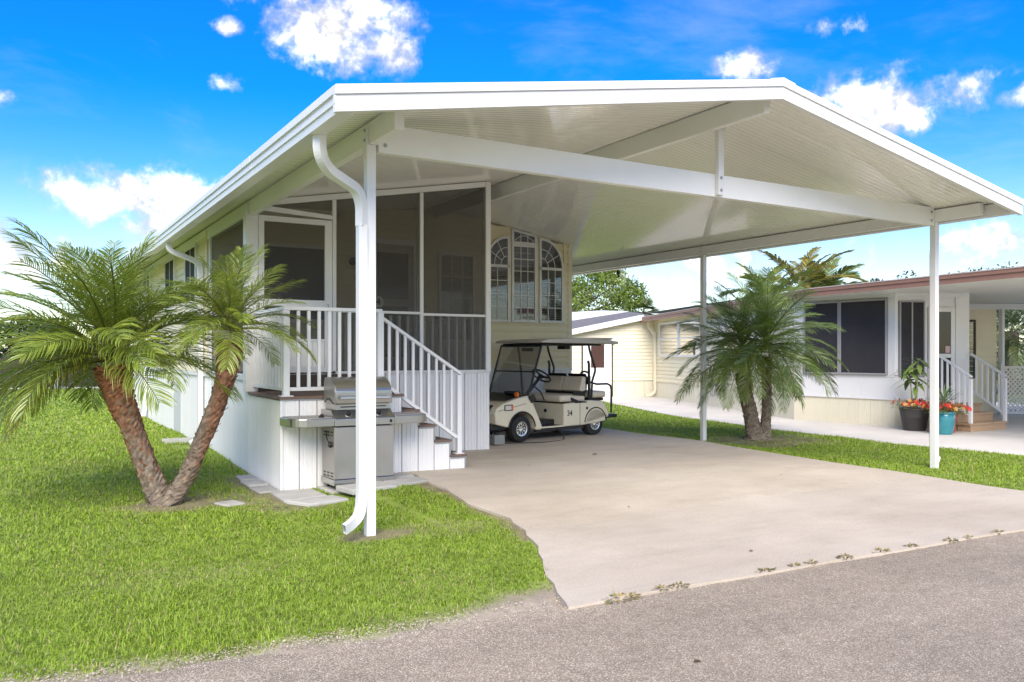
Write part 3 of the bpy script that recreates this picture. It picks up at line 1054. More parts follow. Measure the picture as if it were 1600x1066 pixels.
# arched window group on the front wall
zb, zm = 2.125, 3.10
for i, (a, c) in enumerate(WINS):
    if i == 1:
        wn = window_unit(home, TF, a - HX0, c - HX0, zb, 3.47, 3, 6)
        # clipped transom above, following the ceiling
        z0t = 3.53
        za, zc2 = zceil(a) - 0.05, zceil(c) - 0.05
        fr = MB(TF)
        ua, uc = a - HX0, c - HX0
        fr.add([], [])
        t = MB(TF)
        for (p, q) in (((ua - .045, z0t - .02), (uc + .045, z0t - .02)),):
            t.box(p[0], q[0], 0, 0.055, z0t - 0.012, z0t + 0.03)
        t.box(ua - .045, ua, 0, .055, z0t + .0305, za - .002)
        t.box(uc, uc + .045, 0, .055, z0t + .0305, zc2 - .002)
        t.add([(ua - .045, 0, za), (uc + .045, 0, zc2 - .008), (uc + .045, 0, zc2 + .032), (ua - .045, 0, za + .04),
               (ua - .045, .055, za), (uc + .045, .055, zc2 - .008), (uc + .045, .055, zc2 + .032), (ua - .045, .055, za + .04)],
              [(0, 1, 2, 3), (7, 6, 5, 4), (0, 4, 5, 1), (2, 6, 7, 3), (1, 5, 6, 2), (0, 3, 7, 4)])
        tw = t.build("transom_window", WHITE, home)
        g = MB(TF)
        g.prism([(ua + .001, z0t + .031), (uc - .001, z0t + .031), (uc - .001, zc2 - .01), (ua + .001, za - .003)], 0.016, 0.02, 'y')
        g.build("backing", DARKIN, tw)
        g = MB(TF)
        g.prism([(ua + .001, z0t + .031), (uc - .001, z0t + .031), (uc - .001, zc2 - .01), (ua + .001, za - .003)], 0.036, 0.039, 'y')
        g.build("pane", GLASS, tw)
        for k in (1, 2):
            u = ua + (uc - ua) * k / 3
            zt = za + (zc2 - za) * k / 3 - .006
            MB(TF).box(u - .008, u + .008, .0395, .0475, z0t + .031, zt).build("glazing_bar", WHITE, tw)
        MB(TF).tube([(ua + .02 + (uc - ua - .04) * k / 8, .043, z0t + .05 + .10 * math.sin(math.pi * k / 8)) for k in range(9)], .008, 6).build("glazing_bar", WHITE, tw)
    else:
        wn = window_unit(home, TF, a - HX0, c - HX0, zb, zm - 0.03, 2 if i == 0 else 3, 4)
        # quarter-round fanlight
        ua, uc = a - HX0, c - HX0
        wd = uc - ua
        hgt = 0.50 if i == 2 else 0.48
        cx = ua if i == 2 else uc
        sg = 1 if i == 2 else -1

        def arc(r, n0, z00=zm + 0.02, k0=12):
            return [(cx + sg * wd * r * math.sin(math.pi / 2 * k / k0), n0, z00 + hgt * r * math.cos(math.pi / 2 * k / k0)) for k in range(k0 + 1)]
        fr = MB(TF)
        outer = arc(1.09, 0)
        inner = arc(1.0, 0)
        n = len(outer)
        vs = [(p[0], 0, p[2]) for p in outer] + [(p[0], 0, p[2]) for p in inner] + [(p[0], .055, p[2]) for p in outer] + [(p[0], .055, p[2]) for p in inner]
        fs = []
        for k in range(n - 1):
            fs += [(2 * n + k, 2 * n + k + 1, 3 * n + k + 1, 3 * n + k), (k, k + 1, 2 * n + k + 1, 2 * n + k), (n + k, n + k + 1, 3 * n + k + 1, 3 * n + k)]
        fr.add(vs, fs)
        e = cx - sg * .045
        fr.box(min(cx, e), max(cx, e), 0, .055, zm - .02, zm + .02 + hgt * 1.09)
        fr.box(min(e, cx + sg * (wd + .045)), max(e, cx + sg * (wd + .045)), 0, .054, zm - .028, zm + .02)
        fw = fr.build("fanlight_window", WHITE, home)
        poly = [(cx, zm + .021)] + [(p[0], p[2]) for p in inner]
        MB(TF).prism(poly, .016, .02, 'y').build("backing", DARKIN, fw)
        MB(TF).prism(poly, .036, .039, 'y').build("pane", GLASS, fw)
        for r in (0.33, 0.66):
            MB(TF).tube([(p[0], .044, p[2]) for p in arc(r, 0)], .008, 6).build("glazing_bar", WHITE, fw)
        for ang in (30, 60):
            s_, c_ = math.sin(R(ang)), math.cos(R(ang))
            MB(TF).tube([(cx + sg * wd * .33 * s_, .044, zm + .02 + hgt * .33 * c_), (cx + sg * wd * .98 * s_, .044, zm + .02 + hgt * .98 * c_)], .008, 6).build("glazing_bar", WHITE, fw)
for u in (7.785, 8.38, 8.985):
    MB(TF).box(u - HX0 - .018, u - HX0 + .018, .0, .035, zb - .045, 3.62 if u > 8.9 else 3.56).build("window_trim", TRIM_C, home, bevel=.004)
# windows and door inside the porch
window_unit(home, TF, 3.30 - HX0, 4.42 - HX0, 2.05, 3.18, 1, 1, blinds=False, glass=SHADEM, fw=.06)
window_unit(home, TF, 6.38 - HX0, 7.00 - HX0, 1.75, 3.22, 3, 4, blinds=False)
d0, d1 = 5.10 - HX0, 5.86 - HX0
dr = MB(TF)
dr.box(d0 - .08, d0, 0, .05, 1.24, 3.34)
dr.box(d1, d1 + .08, 0, .05, 1.24, 3.34)
dr.box(d0 - .08, d1 + .08, 0, .052, 3.3405, 3.43)
door = dr.build("door", WHITE, home, bevel=.004)
MB(TF).box(d0 + .001, d1 - .001, .012, .035, 1.25, 3.34).build("door_leaf", mat("grey storm door", (0.34, 0.33, 0.32), .5), door)
MB(TF).box(d0 + .10, d1 - .10, .0355, .040, 2.42, 3.20).build("pane", mat("dark door glass", (0.03, .03, .03), .05), door)
MB(TF).box(d0 + .10, d1 - .10, .0355, .040, 1.45, 2.30).build("pane", mat("dark door glass low", (0.03, .03, .03), .05), door)
MB(TF).lathe([(.0, .0), (.07, .0), (.06, .06), (.02, .10), (0, .1)], 14, (4.78 - HX0, 0.02, 3.02), 'y').build("wall_lamp", BLACK, home, smooth=True)
# left side windows seen past the eave
TL = frame((HX0, 23.0), (HX0, HY))
for (ya, yb) in ((13.85, 14.75), (15.9, 16.9), (19.0, 20.0)):
    window_unit(home, TL, 23.0 - yb, 23.0 - ya, 2.35, 3.2, 2, 1, blinds=False, glass=SHADEM, fw=.05)
# access hatch in the left skirting
MB(TL).box(23 - 16.1, 23 - 15.35, .004, .016, .12, 1.0).build("hatch", mat("grey hatch", (.55, .57, .56), .5), home, bevel=.004)

# ================================================================== carport roof
cp = thing("carport_canopy", "wide white aluminium gable roof canopy on posts over driveway and home", "carport", (6.25, 6.47, 0))
PW = 0.60
npan = int(round((ROOF_Y1 - ROOF_Y0 - 0.06) / PW))
pw = (ROOF_Y1 - ROOF_Y0 - 0.06) / npan
for side in (-1, 1):
    xe = (EAVE_L + .02) if side < 0 else (EAVE_R - .02)
    prof = []
    nrib = 8
    rw = pw / nrib
    for k in range(nrib):
        y = k * rw
        prof += [(y + .001, 0.0), (y + rw * .62, 0.0), (y + rw * .75, 0.0035), (y + rw * .87, 0.0035)]
    prof += [(pw - .0015, 0.0)]
    vs, fs = [], []
    m = len(prof)
    nx = 6
    for j in range(nx + 1):
        x = RIDGE_X + (xe - RIDGE_X) * j / nx
        for (y, dz) in prof:
            vs.append((x, ROOF_Y0 + 0.03 + y, zceil(x) + dz))
    for j in range(nx):
        for k in range(m - 1):
            fs.append((j * m + k, j * m + k + 1, (j + 1) * m + k + 1, (j + 1) * m + k))
    proto = MB().add(vs, fs).build("roof_panel", CEIL, cp)
    for k in range(1, npan):
        share(proto, (0, k * pw, 0), cp)
# insulated top skin
t = MB()
for side in (-1, 1):
    xe = EAVE_L if side < 0 else EAVE_R
    x0 = RIDGE_X
    t.add([(x0, ROOF_Y0 + .031, zceil(x0) + .014), (xe, ROOF_Y0 + .031, zceil(xe) + .014), (xe, ROOF_Y1, zceil(xe) + .014), (x0, ROOF_Y1, zceil(x0) + .014),
           (x0, ROOF_Y0 + .031, zceil(x0) + .045), (xe, ROOF_Y0 + .031, zceil(xe) + .045), (xe, ROOF_Y1, zceil(xe) + .045), (x0, ROOF_Y1, zceil(x0) + .045)],
          [(0, 1, 2, 3), (4, 5, 6, 7), (0, 1, 5, 4), (3, 2, 6, 7), (1, 2, 6, 5)])
t.build("roof_skin", ROOFM, cp)
# gable fascia: stepped strips
ZT = 4.105


def ztop(x):
    return ZT - SLOPE * abs(x - RIDGE_X)


for side in (-1, 1):
    xe = EAVE_L - .01 if side < 0 else EAVE_R + .01
    xq = xe + side * .034
    for (z0, z1, yf, nm) in ((-0.055, 0.012, -0.034, "drip_edge"), (-0.115, -0.056, -0.018, "rake_fascia"), (-0.175, -0.116, -0.022, "rake_fascia")):
        mb = MB()
        a, b2 = RIDGE_X, xq
        pts = [(a, z0), (b2, z0), (b2, z1), (a, z1)]
        mb.add([(x, ROOF_Y0 + yf, ztop(x) + z) for x, z in pts] + [(x, ROOF_Y0 + .029, ztop(x) + z) for x, z in pts],
               [(0, 1, 2, 3), (7, 6, 5, 4), (0, 4, 5, 1), (1, 5, 6, 2), (2, 6, 7, 3), (3, 7, 4, 0)])
        mb.build(nm, FASCIA, cp, bevel=.003)
    # front soffit return of the rake
    mb = MB()
    mb.add([(RIDGE_X, ROOF_Y0 + .0295, zceil(RIDGE_X) - .012), (xe, ROOF_Y0 + .0295, zceil(xe) - .012), (xe, ROOF_Y0 + .16, zceil(xe) - .012), (RIDGE_X, ROOF_Y0 + .16, zceil(RIDGE_X) - .012),
            (RIDGE_X, ROOF_Y0 + .0295, zceil(RIDGE_X) - .002), (xe, ROOF_Y0 + .0295, zceil(xe) - .002), (xe, ROOF_Y0 + .16, zceil(xe) - .002), (RIDGE_X, ROOF_Y0 + .16, zceil(RIDGE_X) - .002)],
           [(0, 1, 2, 3), (7, 6, 5, 4), (0, 4, 5, 1), (1, 5, 6, 2), (2, 6, 7, 3), (3, 7, 4, 0)])
    mb.build("rake_soffit", CEIL, cp)
    # eave gutter with a stepped face
    ze = ztop(xe)
    s = -1 if side < 0 else 1
    x0 = xe + (-s) * 0.12
    prof = [(xe + s * .03, ze + .012), (xe + s * .03, ze - .045), (xe + s * .014, ze - .05), (xe + s * .014, ze - .105), (xe + s * .002, ze - .112), (xe - s * .004, ze - .165), (x0, ze - .165), (x0, ze - .02)]
    ye = ROOF_Y0 + .0295
    mb = MB()
    mb.prism(prof, ye, ROOF_Y1, 'y')
    mb.build("gutter", FASCIA, cp)
    for k, yy in enumerate((ROOF_Y0 + 2.4, ROOF_Y0 + 7.2, ROOF_Y0 + 12.0)):
        MB().prism([(px + s * .0015, pz) for px, pz in prof[:6]] + [(px - s * .004, pz) for px, pz in prof[:6]][::-1], yy, yy + .05, 'y').build("gutter_joint", FASCIA, cp)
# ridge cap
MB().prism([(RIDGE_X - .16, ztop(RIDGE_X - .16) + .013), (RIDGE_X, ZT + .014), (RIDGE_X + .16, ztop(RIDGE_X + .16) + .013), (RIDGE_X + .16, ztop(RIDGE_X + .16) + .022), (RIDGE_X, ZT + .026), (RIDGE_X - .16, ztop(RIDGE_X - .16) + .022)], ROOF_Y0 - .034, ROOF_Y1, 'y').build("ridge_cap", FASCIA, cp)
# beams along the depth
LX, RX, PY0 = 2.51, 10.28, 6.47
beamL = MB().box(LX - .02, LX + .06, 5.90, ROOF_Y1, 3.215, zceil(LX) - .018).build("beam", BEAMW, cp, bevel=.004)
beamR = MB().box(RX - .06, RX + .02, 5.84, 14.9, 3.215, zceil(RX) - .012).build("beam", BEAMW, cp, bevel=.004)
beamC = MB().box(RIDGE_X - .03, RIDGE_X + .05, 5.68, HY + .02, 3.85, zceil(RIDGE_X) - .018).build("ridge_beam", BEAMW, cp, bevel=.004)
def bolts(parent, pts, r=.012, axis='y', h=.008):
    for p in pts:
        MB().lathe([(r * 1.5, 0.0), (r * 1.5, -h * .4), (r * .9, -h * .5), (r * .9, -h)], 8, p, axis).build("bolt", GALV, parent)


# tie beam across the front
zt = 3.40
MB().box(LX + .062, RX - .062, PY0 - .04, PY0 + .04, 3.158, zt - .005).build("tie_beam", BEAMW, cp, bevel=.004)
kp = MB()
kp.box(RIDGE_X + .052, RIDGE_X + .13, PY0 - .095, PY0 - .042, 3.17, 4.02)
for bx in (LX + .12, RX - .12):
    bolts(bpy.data.objects["tie_beam"], [(bx, PY0 - .04, 3.22), (bx, PY0 - .04, 3.33)])
king = kp.build("king_post", WHITE, cp, bevel=.004)


bolts(king, [(RIDGE_X + .09, PY0 - .095, 3.22), (RIDGE_X + .09, PY0 - .095, 3.35)])
MB().box(RIDGE_X + .051, RIDGE_X + .0535, PY0 - .20, PY0 - .11, 3.84, 4.03).build("bracket", WHITE, king)


def post(x, y, z0, z1, w=.078, bolt=True):
    p = MB().box(x - w / 2, x + w / 2, y - w / 2, y + w / 2, z0, z1).build("post", WHITE, cp, bevel=.004)
    return p


pl = post(LX, PY0, -.03, 3.214)
MB().box(LX - .043, LX - .021, PY0 - .035, PY0 + .035, 3.10, 3.36).build("strap", WHITE, pl)
for z in (3.25, 3.33):
    MB().lathe([(.014, 0), (.014, -.006), (.008, -.01)], 8, (LX - .0435, PY0, z), 'x').build("bolt", GALV, pl)
pr = post(RX, PY0, -.03, 3.214)
pm = post(RX, 10.70, -.05, 3.214)
pb = post(RX, 14.80, -.03, 3.214, .10)
for q in (pm,):
    for z in (3.27, 3.34):
        MB().lathe([(.012, 0), (.012, -.006), (.007, -.01)], 8, (RX - .061, 10.70, z), 'x').build("bolt", GALV, q)
# post feet sit in little concrete collars hidden by grass; downspouts
S = 0.085


def downspout(pts, parent, side, name="downspout", rect=(.075, .10), open_end=False):
    # round the bends
    P = [Vector(p) for p in pts]
    out = [P[0]]
    for i in range(1, len(P) - 1):
        a, b, c = P[i - 1], P[i], P[i + 1]
        l = min((a - b).length, (c - b).length) * .49
        p, q = b + (a - b).normalized() * l, b + (c - b).normalized() * l
        for k in range(7):
            t = k / 6
            out.append(p * (1 - t) ** 2 + b * 2 * t * (1 - t) + q * t * t)
    out.append(P[-1])
    o = MB().tube(out, 0, rect=rect, side=side, caps=not open_end).build(name, FASCIA, parent)
    return o


dsx = LX - .10
ds = downspout([(2.02, 5.98, 3.20), (2.02, 5.99, 3.03), (2.30, 6.38, 2.94), (LX - .005, PY0 - .095, 2.80), (LX - .005, PY0 - .095, 2.50)], cp, (.60, -.80, 0), rect=(.075, .085))
ds1 = downspout([(LX - .078, PY0 - .02, 2.55), (LX - .078, PY0 - .02, .34), (LX - .096, PY0 - .025, .19), (LX - .20, PY0 - .13, .145), (LX - .30, PY0 - .23, .13)], cp, (.0, 1, 0), rect=(.075, .072), open_end=True)
bpy.data.objects.remove(ds)
# S-bend in one plane from the gutter outlet to the post face
ds = downspout([(2.00, 6.20, 3.19), (2.00, 6.20, 3.02), (2.10, 6.30, 2.93), (LX - .13, PY0 - .05, 2.83), (LX - .078, PY0 - .02, 2.72), (LX - .078, PY0 - .02, 2.54)], cp, (-.45, .89, 0), rect=(.075, .071))
# right post downspout, behind the post
downspout([(10.385, PY0 + .06, 3.19), (10.385, PY0 + .06, 3.02), (10.375, PY0 + .06, 2.92), (10.362, PY0 + .06, 2.80), (10.362, PY0 + .06, .3), (10.38, PY0 + .06, .14), (10.44, PY0 + .06, .10)], cp, (0, 1, 0), rect=(.07, .08))
# left wall downspouts from the eave gutter
for y in (13.35, 19.6):
    downspout([(1.99, y, 3.19), (1.99, y, 3.05), (2.36, y, 2.92), (2.44, y, 2.84), (2.44, y, .34), (2.42, y, .20), (2.28, y - .04, .14)], cp, (0, 1, 0), rect=(.09, .07))
MB().lathe([(.02, 0), (.02, .06), (.035, .07), (.035, .14), (0, .15)], 10, (10.38, 13.2, 3.03), 'z').build("flood_lamp", BLACK, cp, smooth=True)

# ================================================================== screened porch
PX0, PX1, PYF = 2.5, 5.93, 10.55
porch = thing("screened_porch", "screened front porch with white frame and white ribbed kick panels", "porch", (4.2, 11.8, 0))
FZ = 1.24
skirt_wall(porch, (2.52, PYF), (PX1, PYF), 0.06, FZ, 0.20, SKIRT, rib=.05)
skirt_wall(porch, (PX1, PYF), (PX1, HY - .04), 0.08, FZ, 0.24, SKIRT, rib=.06)
skirt_wall(porch, (PX0, 12.86), (PX0, PYF), 0.02, 1.20, 0.21, SKIRT, rib=.105)
MB().box(PX0 + .03, PX1 - .03, PYF + .03, HY - .005, 1.15, FZ - .003).build("floor", DECKB, porch)
f = MB()
f.box(PX0 - .045, PX0 + .105, PYF - .05, PYF + .10, 1.03, 3.36)
f.build("corner_post", WHITE, porch, bevel=.005)
TP = frame((PX0, PYF), (PX1, PYF))
fr = MB(TP)
zr = 2.045


def zplate(u):
    return zceil(PX0 + u) - .012


LW = PX1 - PX0


def pf(u0, u1, z0, z1, d0=-.028, d1=.028, nm="frame_bar"):
    return MB(TP).box(u0, u1, d0, d1, z0, z1).build(nm, WHITE, porch, bevel=.003)


def raked(u0, u1, off0, off1, nm):
    mb = MB(TP)
    pts = [(u0, zplate(u0) - off1), (u1, zplate(u1) - off1), (u1, zplate(u1) - off0), (u0, zplate(u0) - off0)]
    mb.add([(u, .03, z) for u, z in pts] + [(u, -.03, z) for u, z in pts], [(0, 1, 2, 3), (7, 6, 5, 4), (0, 4, 5, 1), (1, 5, 6, 2), (2, 6, 7, 3), (3, 7, 4, 0)])
    return mb.build(nm, WHITE, porch, bevel=.003)


raked(.106, LW - .075, .0, .075, "top_plate")
pf(1.07, 1.12, FZ + .03, zplate(1.07) - .076)
pf(2.32, 2.37, FZ + .03, zplate(2.32) - .076)
MB(TP).box(LW - .075, LW + .004, -.04, .04, FZ + .001, zplate(LW - .075) - .002).build("corner_post", WHITE, porch, bevel=.004)
pf(1.1205, 2.3195, zr, zr + .035)
pf(2.3705, LW - .0755, zr - .015, zr + .02)
pf(1.1205, LW - .0755, FZ + .001, FZ + .03)
# raked door head with the door below it
dz0, dz1 = 3.36, 3.30
mb = MB(TP)
pts = [(.106, 3.30), (1.0695, 3.25), (1.0695, 3.305), (.106, 3.365)]
mb.add([(u, .026, z) for u, z in pts] + [(u, -.026, z) for u, z in pts], [(0, 1, 2, 3), (7, 6, 5, 4), (0, 4, 5, 1), (1, 5, 6, 2), (2, 6, 7, 3), (3, 7, 4, 0)])
mb.build("door_head", WHITE, porch, bevel=.003)
sd = MB(TP)
sd.box(.112, .185, -.015, .035, FZ + .02, 3.235)
sd.box(.965, 1.062, -.015, .035, FZ + .02, 3.235)
sd.box(.1855, .9645, -.015, .034, 3.165, 3.235)
sd.box(.1855, .9645, -.015, .034, 2.10, 2.19)
sd.box(.1855, .9645, -.015, .034, FZ + .02, FZ + .10)
sdo = sd.build("screen_door", WHITE, porch, bevel=.004)
for k in range(5):
    MB(TP).box(.186 + k * .1556, .186 + (k + 1) * .1556 - .003, -.005, .022, FZ + .101, 1.655).build("kick_panel", SKIRT, sdo, bevel=.003)
MB(TP).box(.1855, .9645, -.015, .030, 1.656, 1.69).build("rail", WHITE, sdo)
MB(TP).box(.186, .964, .006, .009, 1.691, 2.099).build("screen", SCREEN, sdo)
MB(TP).box(.186, .964, .006, .009, 2.191, 3.164).build("screen", SCREEN, sdo)
MB(TP).tube([(1.0, .036, 2.02), (1.0, .075, 2.02), (1.0, .075, 2.14), (1.0, .036, 2.14)], .007, 6).build("handle", GALV, sdo)
MB().box(PX0 + .11, PX0 + 1.6, PYF - .028, PYF - .0195, 1.031, FZ - .004).build("threshold_riser", FOOT, porch)


def screen(u0, u1, z0, z1a, z1b):
    MB(TP).prism([(u0, z0), (u1, z0), (u1, z1b), (u0, z1a)], -.0015, .0015, 'y').build("screen", SCREEN, porch)


screen(.107, 1.069, 3.37, zplate(.107) - .077, zplate(1.069) - .077)
screen(1.121, 2.319, zr + .036, zplate(1.121) - .077, zplate(2.319) - .077)
screen(2.371, LW - .076, zr + .021, zplate(2.371) - .077, zplate(LW - .076) - .077)
screen(1.121, 2.319, FZ + .031, zr - .001, zr - .001)
screen(2.371, LW - .076, FZ + .031, zr - .016, zr - .016)
# pickets behind the lower screens
for a, b2 in ((1.16, 2.30), (2.42, LW - .12)):
    n = int((b2 - a) / .125)
    for k in range(n + 1):
        u = a + (b2 - a) * k / n
        MB(TP).box(u - .017, u + .017, -.085, -.05, FZ + .002, zr - .02).build("picket", WHITE, porch)
# side walls: left toward the lawn, right toward the carport
TS = frame((PX0, 12.86), (PX0, PYF + .101))
LS = TS.length
MB(TS).box(0.0, .07, -.03, .03, 1.2005, zceil(PX0) - .09).build("frame_bar", WHITE, porch, bevel=.003)
MB(TS).box(.0705, LS - .0, -.03, .03, 1.2005, 1.245).build("frame_bar", WHITE, porch, bevel=.003)
MB(TS).box(.0705, LS, -.03, .03, zceil(PX0) - .19, zceil(PX0) - .092).build("frame_bar", WHITE, porch, bevel=.003)
MB(TS).box(.071, LS - .001, -.0015, .0015, 1.246, zceil(PX0) - .191).build("screen", SCREEN, porch)
TR = frame((PX1, PYF + .041), (PX1, HY - .04))
LR = TR.length
zq = zceil(PX1) - .02
MB(TR).box(LR - .05, LR, -.03, .0, FZ + .001, zq).build("frame_bar", WHITE, porch)
MB(TR).box(0, LR - .0505, -.03, .0, zq - .06, zq).build("frame_bar", WHITE, porch)
MB(TR).box(0, LR - .0505, -.03, .0, zr - .015, zr + .02).build("frame_bar", WHITE, porch)
MB(TR).box(0.001, LR - .051, -.017, -.014, zr + .021, zq - .061).build("screen", SCREEN, porch)
MB(TR).box(0.001, LR - .051, -.017, -.014, FZ + .001, zr - .016).build("screen", SCREEN, porch)
b = MB()
b.box(2.52, PX1 + .01, PYF - .024, PYF - .0005, 1.222, 1.2395)
b.box(PX0 - .026, PX0 - .0005, PYF + .101, 12.86, 1.17, 1.2)
b.build("sill_cap", WHITE, porch, bevel=.003)

# house number plate inside the screen
plate = thing("house_number_sign", "pale rounded house number plate reading 04 behind the porch screen", "sign", (4.17, PYF + .10, 2.21))
pts = []
for k in range(24):
    a = 2 * math.pi * k / 24
    sx = 1 if math.cos(a) >= 0 else -1
    pts.append((4.13 + sx * .13 + .075 * math.cos(a), 2.205 + .075 * math.sin(a)))
MB().prism(pts, PYF + .092, PYF + .10, 'y').build("plate", SIGNM, plate)


def text_obj(body, size, m, parent, loc, rot, name="lettering", bold=0.0):
    cu = bpy.data.curves.new(name, 'FONT')
    cu.body = body
    cu.size = size
    cu.align_x = 'CENTER'
    cu.align_y = 'CENTER'
    cu.extrude = 0.001
    cu.offset = bold
    tmp = bpy.data.objects.new("tmp_text", cu)
    me = bpy.data.meshes.new_from_object(tmp)
    bpy.data.objects.remove(tmp)
    me.name = name
    me.materials.clear()
    me.materials.append(m)
    o = bpy.data.objects.new(name, me)
    col.objects.link(o)
    o.parent = parent
    o.location = loc
    o.rotation_euler = rot
    return o


text_obj("04", .13, PRINT, plate, (4.215 - 4.17, -.011, 2.205 - 2.21), (R(90), 0, 0), bold=.004)

# ================================================================== entry deck, stairs, railing
deck = thing("entry_deck", "white skirted entry deck with brown boards, stairs and white picket railing", "deck", (3.2, 9.8, 0))
DZ, DY0, DX1 = 1.03, 9.07, 3.72
skirt_wall(deck, (2.5, PYF - .001), (2.5, DY0), -.01, DZ - .045, 0.21, SKIRT, rib=.042)
RISE = [0.27, 0.46, 0.65, 0.84]
TX = [4.76, 4.55, 4.34, 4.13, 3.92]


def z_string(u):
    x = 2.5 + u
    if x <= 3.92:
        return DZ - .045
    for i in range(4):
        if x > TX[i + 1]:
            return RISE[i] - .02
    return RISE[0] - .02


def z_bot(u):
    x = 2.5 + u
    return -.01 + max(0, (x - 3.4)) * .065


TD = frame((2.5, DY0), (4.76, DY0))
# stepped skirt: panels cut at each nosing
xs = [2.5, 2.70, 2.90, 3.10, 3.30, 3.52, 3.72, 3.92, 4.13, 4.34, 4.55, 4.76]
for a, b2 in zip(xs[:-1], xs[1:]):
    zt_ = DZ - .045 if b2 <= 3.72 + .001 else (RISE[3] - .02 if b2 <= 4.13 + .001 and a >= 3.92 - .001 else None)
    if b2 <= 3.921:
        zt_ = DZ - .045
    elif b2 <= 4.131:
        zt_ = RISE[3] - .02
    elif b2 <= 4.341:
        zt_ = RISE[2] - .02
    elif b2 <= 4.551:
        zt_ = RISE[1] - .02
    else:
        zt_ = RISE[0] - .02
    skirt_wall(deck, (a, DY0), (b2, DY0), z_bot(a - 2.5), zt_, b2 - a, SKIRT, rib=.052)
MB().box(2.482, 2.515, DY0 - .018, DY0 + .02, -.01, DZ - .046).build("corner_trim", WHITE, deck, bevel=.003)
# boards
nb = 10
bw = (PYF - .052 - DY0 + .02) / nb
for k in range(nb):
    y0 = DY0 - .02 + k * bw
    MB().box(2.475, 3.92 + .02, y0, y0 + bw - .006, DZ - .03, DZ).build("deck_board", DECKB, deck, bevel=.004)
MB().box(2.485, 3.925, DY0 - .012, DY0 - .0005, DZ - .044, DZ - .031).build("edge_trim", GALV, deck)
SY1 = PYF - .03
for i in range(4):
    x1, x0 = TX[i], TX[i + 1]
    z = RISE[i]
    for a, b2 in ((DY0 - .014, DY0 + .735), (DY0 + .741, SY1)):
        MB().box(x0 + .001, x1 + .02, a, b2, z - .028, z).build("tread", DECKB, deck, bevel=.004)
    zlo = RISE[i - 1] + .001 if i else .06
    MB().box(x1 - .022, x1 - .002, DY0 + .001, SY1, zlo, z - .029).build("riser", FOOT, deck)
MB().box(3.90, 3.918, DY0 + .001, SY1, RISE[3] + .001, DZ - .031).build("riser", FOOT, deck)
st = MB()
for i in range(4):
    st.box(TX[i] - .012, TX[i] + .006, DY0 - .012, DY0 - .0005, (RISE[i - 1] if i else .09), RISE[i] - .029)
    st.box(TX[i + 1] + .007, TX[i] - .013, DY0 - .012, DY0 - .0005, RISE[i] - .045, RISE[i] - .029)
st.build("stair_trim", GALV, deck)
# railing
RZ = 2.005
cx, cy = 2.56, DY0 + .04


def picket(x, y, z0, z1, w=.034):
    return MB().box(x - w / 2, x + w / 2, y - w / 2, y + w / 2, z0, z1).build("baluster", WHITE, deck, bevel=.003)


p = MB().box(cx - .035, cx + .035, cy - .035, cy + .035, DZ + .012, RZ - .025).build("railing_post", WHITE, deck, bevel=.004)
MB().box(cx - .07, cx + .07, cy - .06, cy + .06, DZ + .001, DZ + .012).build("foot_plate", WHITE, p, bevel=.003)
RXE = 3.66
MB().box(cx - .03, RXE + .02, cy - .028, cy + .028, RZ - .024, RZ + .016).build("top_rail", WHITE, deck, bevel=.005)
MB().box(cx - .028, cx + .028, cy + .0285, PYF - .052, RZ - .024, RZ + .016).build("top_rail", WHITE, deck, bevel=.005)
MB().box(cx + .0355, RXE - .036, cy - .018, cy + .018, DZ + .060, DZ + .10).build("bottom_rail", WHITE, deck, bevel=.003)
MB().box(cx - .018, cx + .018, cy + .0355, PYF - .052, DZ + .060, DZ + .10).build("bottom_rail", WHITE, deck, bevel=.003)
n = 9
for k in range(1, n):
    picket(cx + .02 + (RXE - cx - .04) * k / n, cy, DZ + .101, RZ - .025)
for k in range(1, 11):
    picket(cx, cy + .03 + (PYF - .07 - cy) * k / 11, DZ + .101, RZ - .025)
p = MB().box(RXE - .035, RXE + .035, cy - .035, cy + .035, DZ + .001, RZ - .025).build("railing_post", WHITE, deck, bevel=.004)
# stair rail
sx0, sz0, sx1, sz1 = RXE + .02, 1.925, 4.70, 1.245
sy = DY0 + .06
MB().bar((sx0 - .03, sy, sz0 + .02), (sx1 + .03, sy, sz1 + .005), .056, .036).build("hand_rail", WHITE, deck, bevel=.005)
off = 0.76
bx0 = sx0 + .12
MB().bar((bx0, sy, sz0 - off - .075), (sx1 - .03, sy, sz1 - off - .01), .036, .04).build("bottom_rail", WHITE, deck, bevel=.003)
pp = MB().box(sx1 - .03, sx1 + .03, sy - .03, sy + .03, RISE[0] + .012, sz1 - .005).build("railing_post", WHITE, deck, bevel=.004)
MB().box(sx1 - .065, sx1 + .055, sy - .055, sy + .055, RISE[0] + .001, RISE[0] + .012).build("foot_plate", WHITE, pp, bevel=.003)
n = 10
for k in range(1, n):
    x = sx0 + (sx1 - sx0) * k / n
    t_ = (x - sx0) / (sx1 - sx0)
    zt2 = sz0 + (sz1 - sz0) * t_
    picket(x, sy, zt2 - off, zt2 - .005, .03)

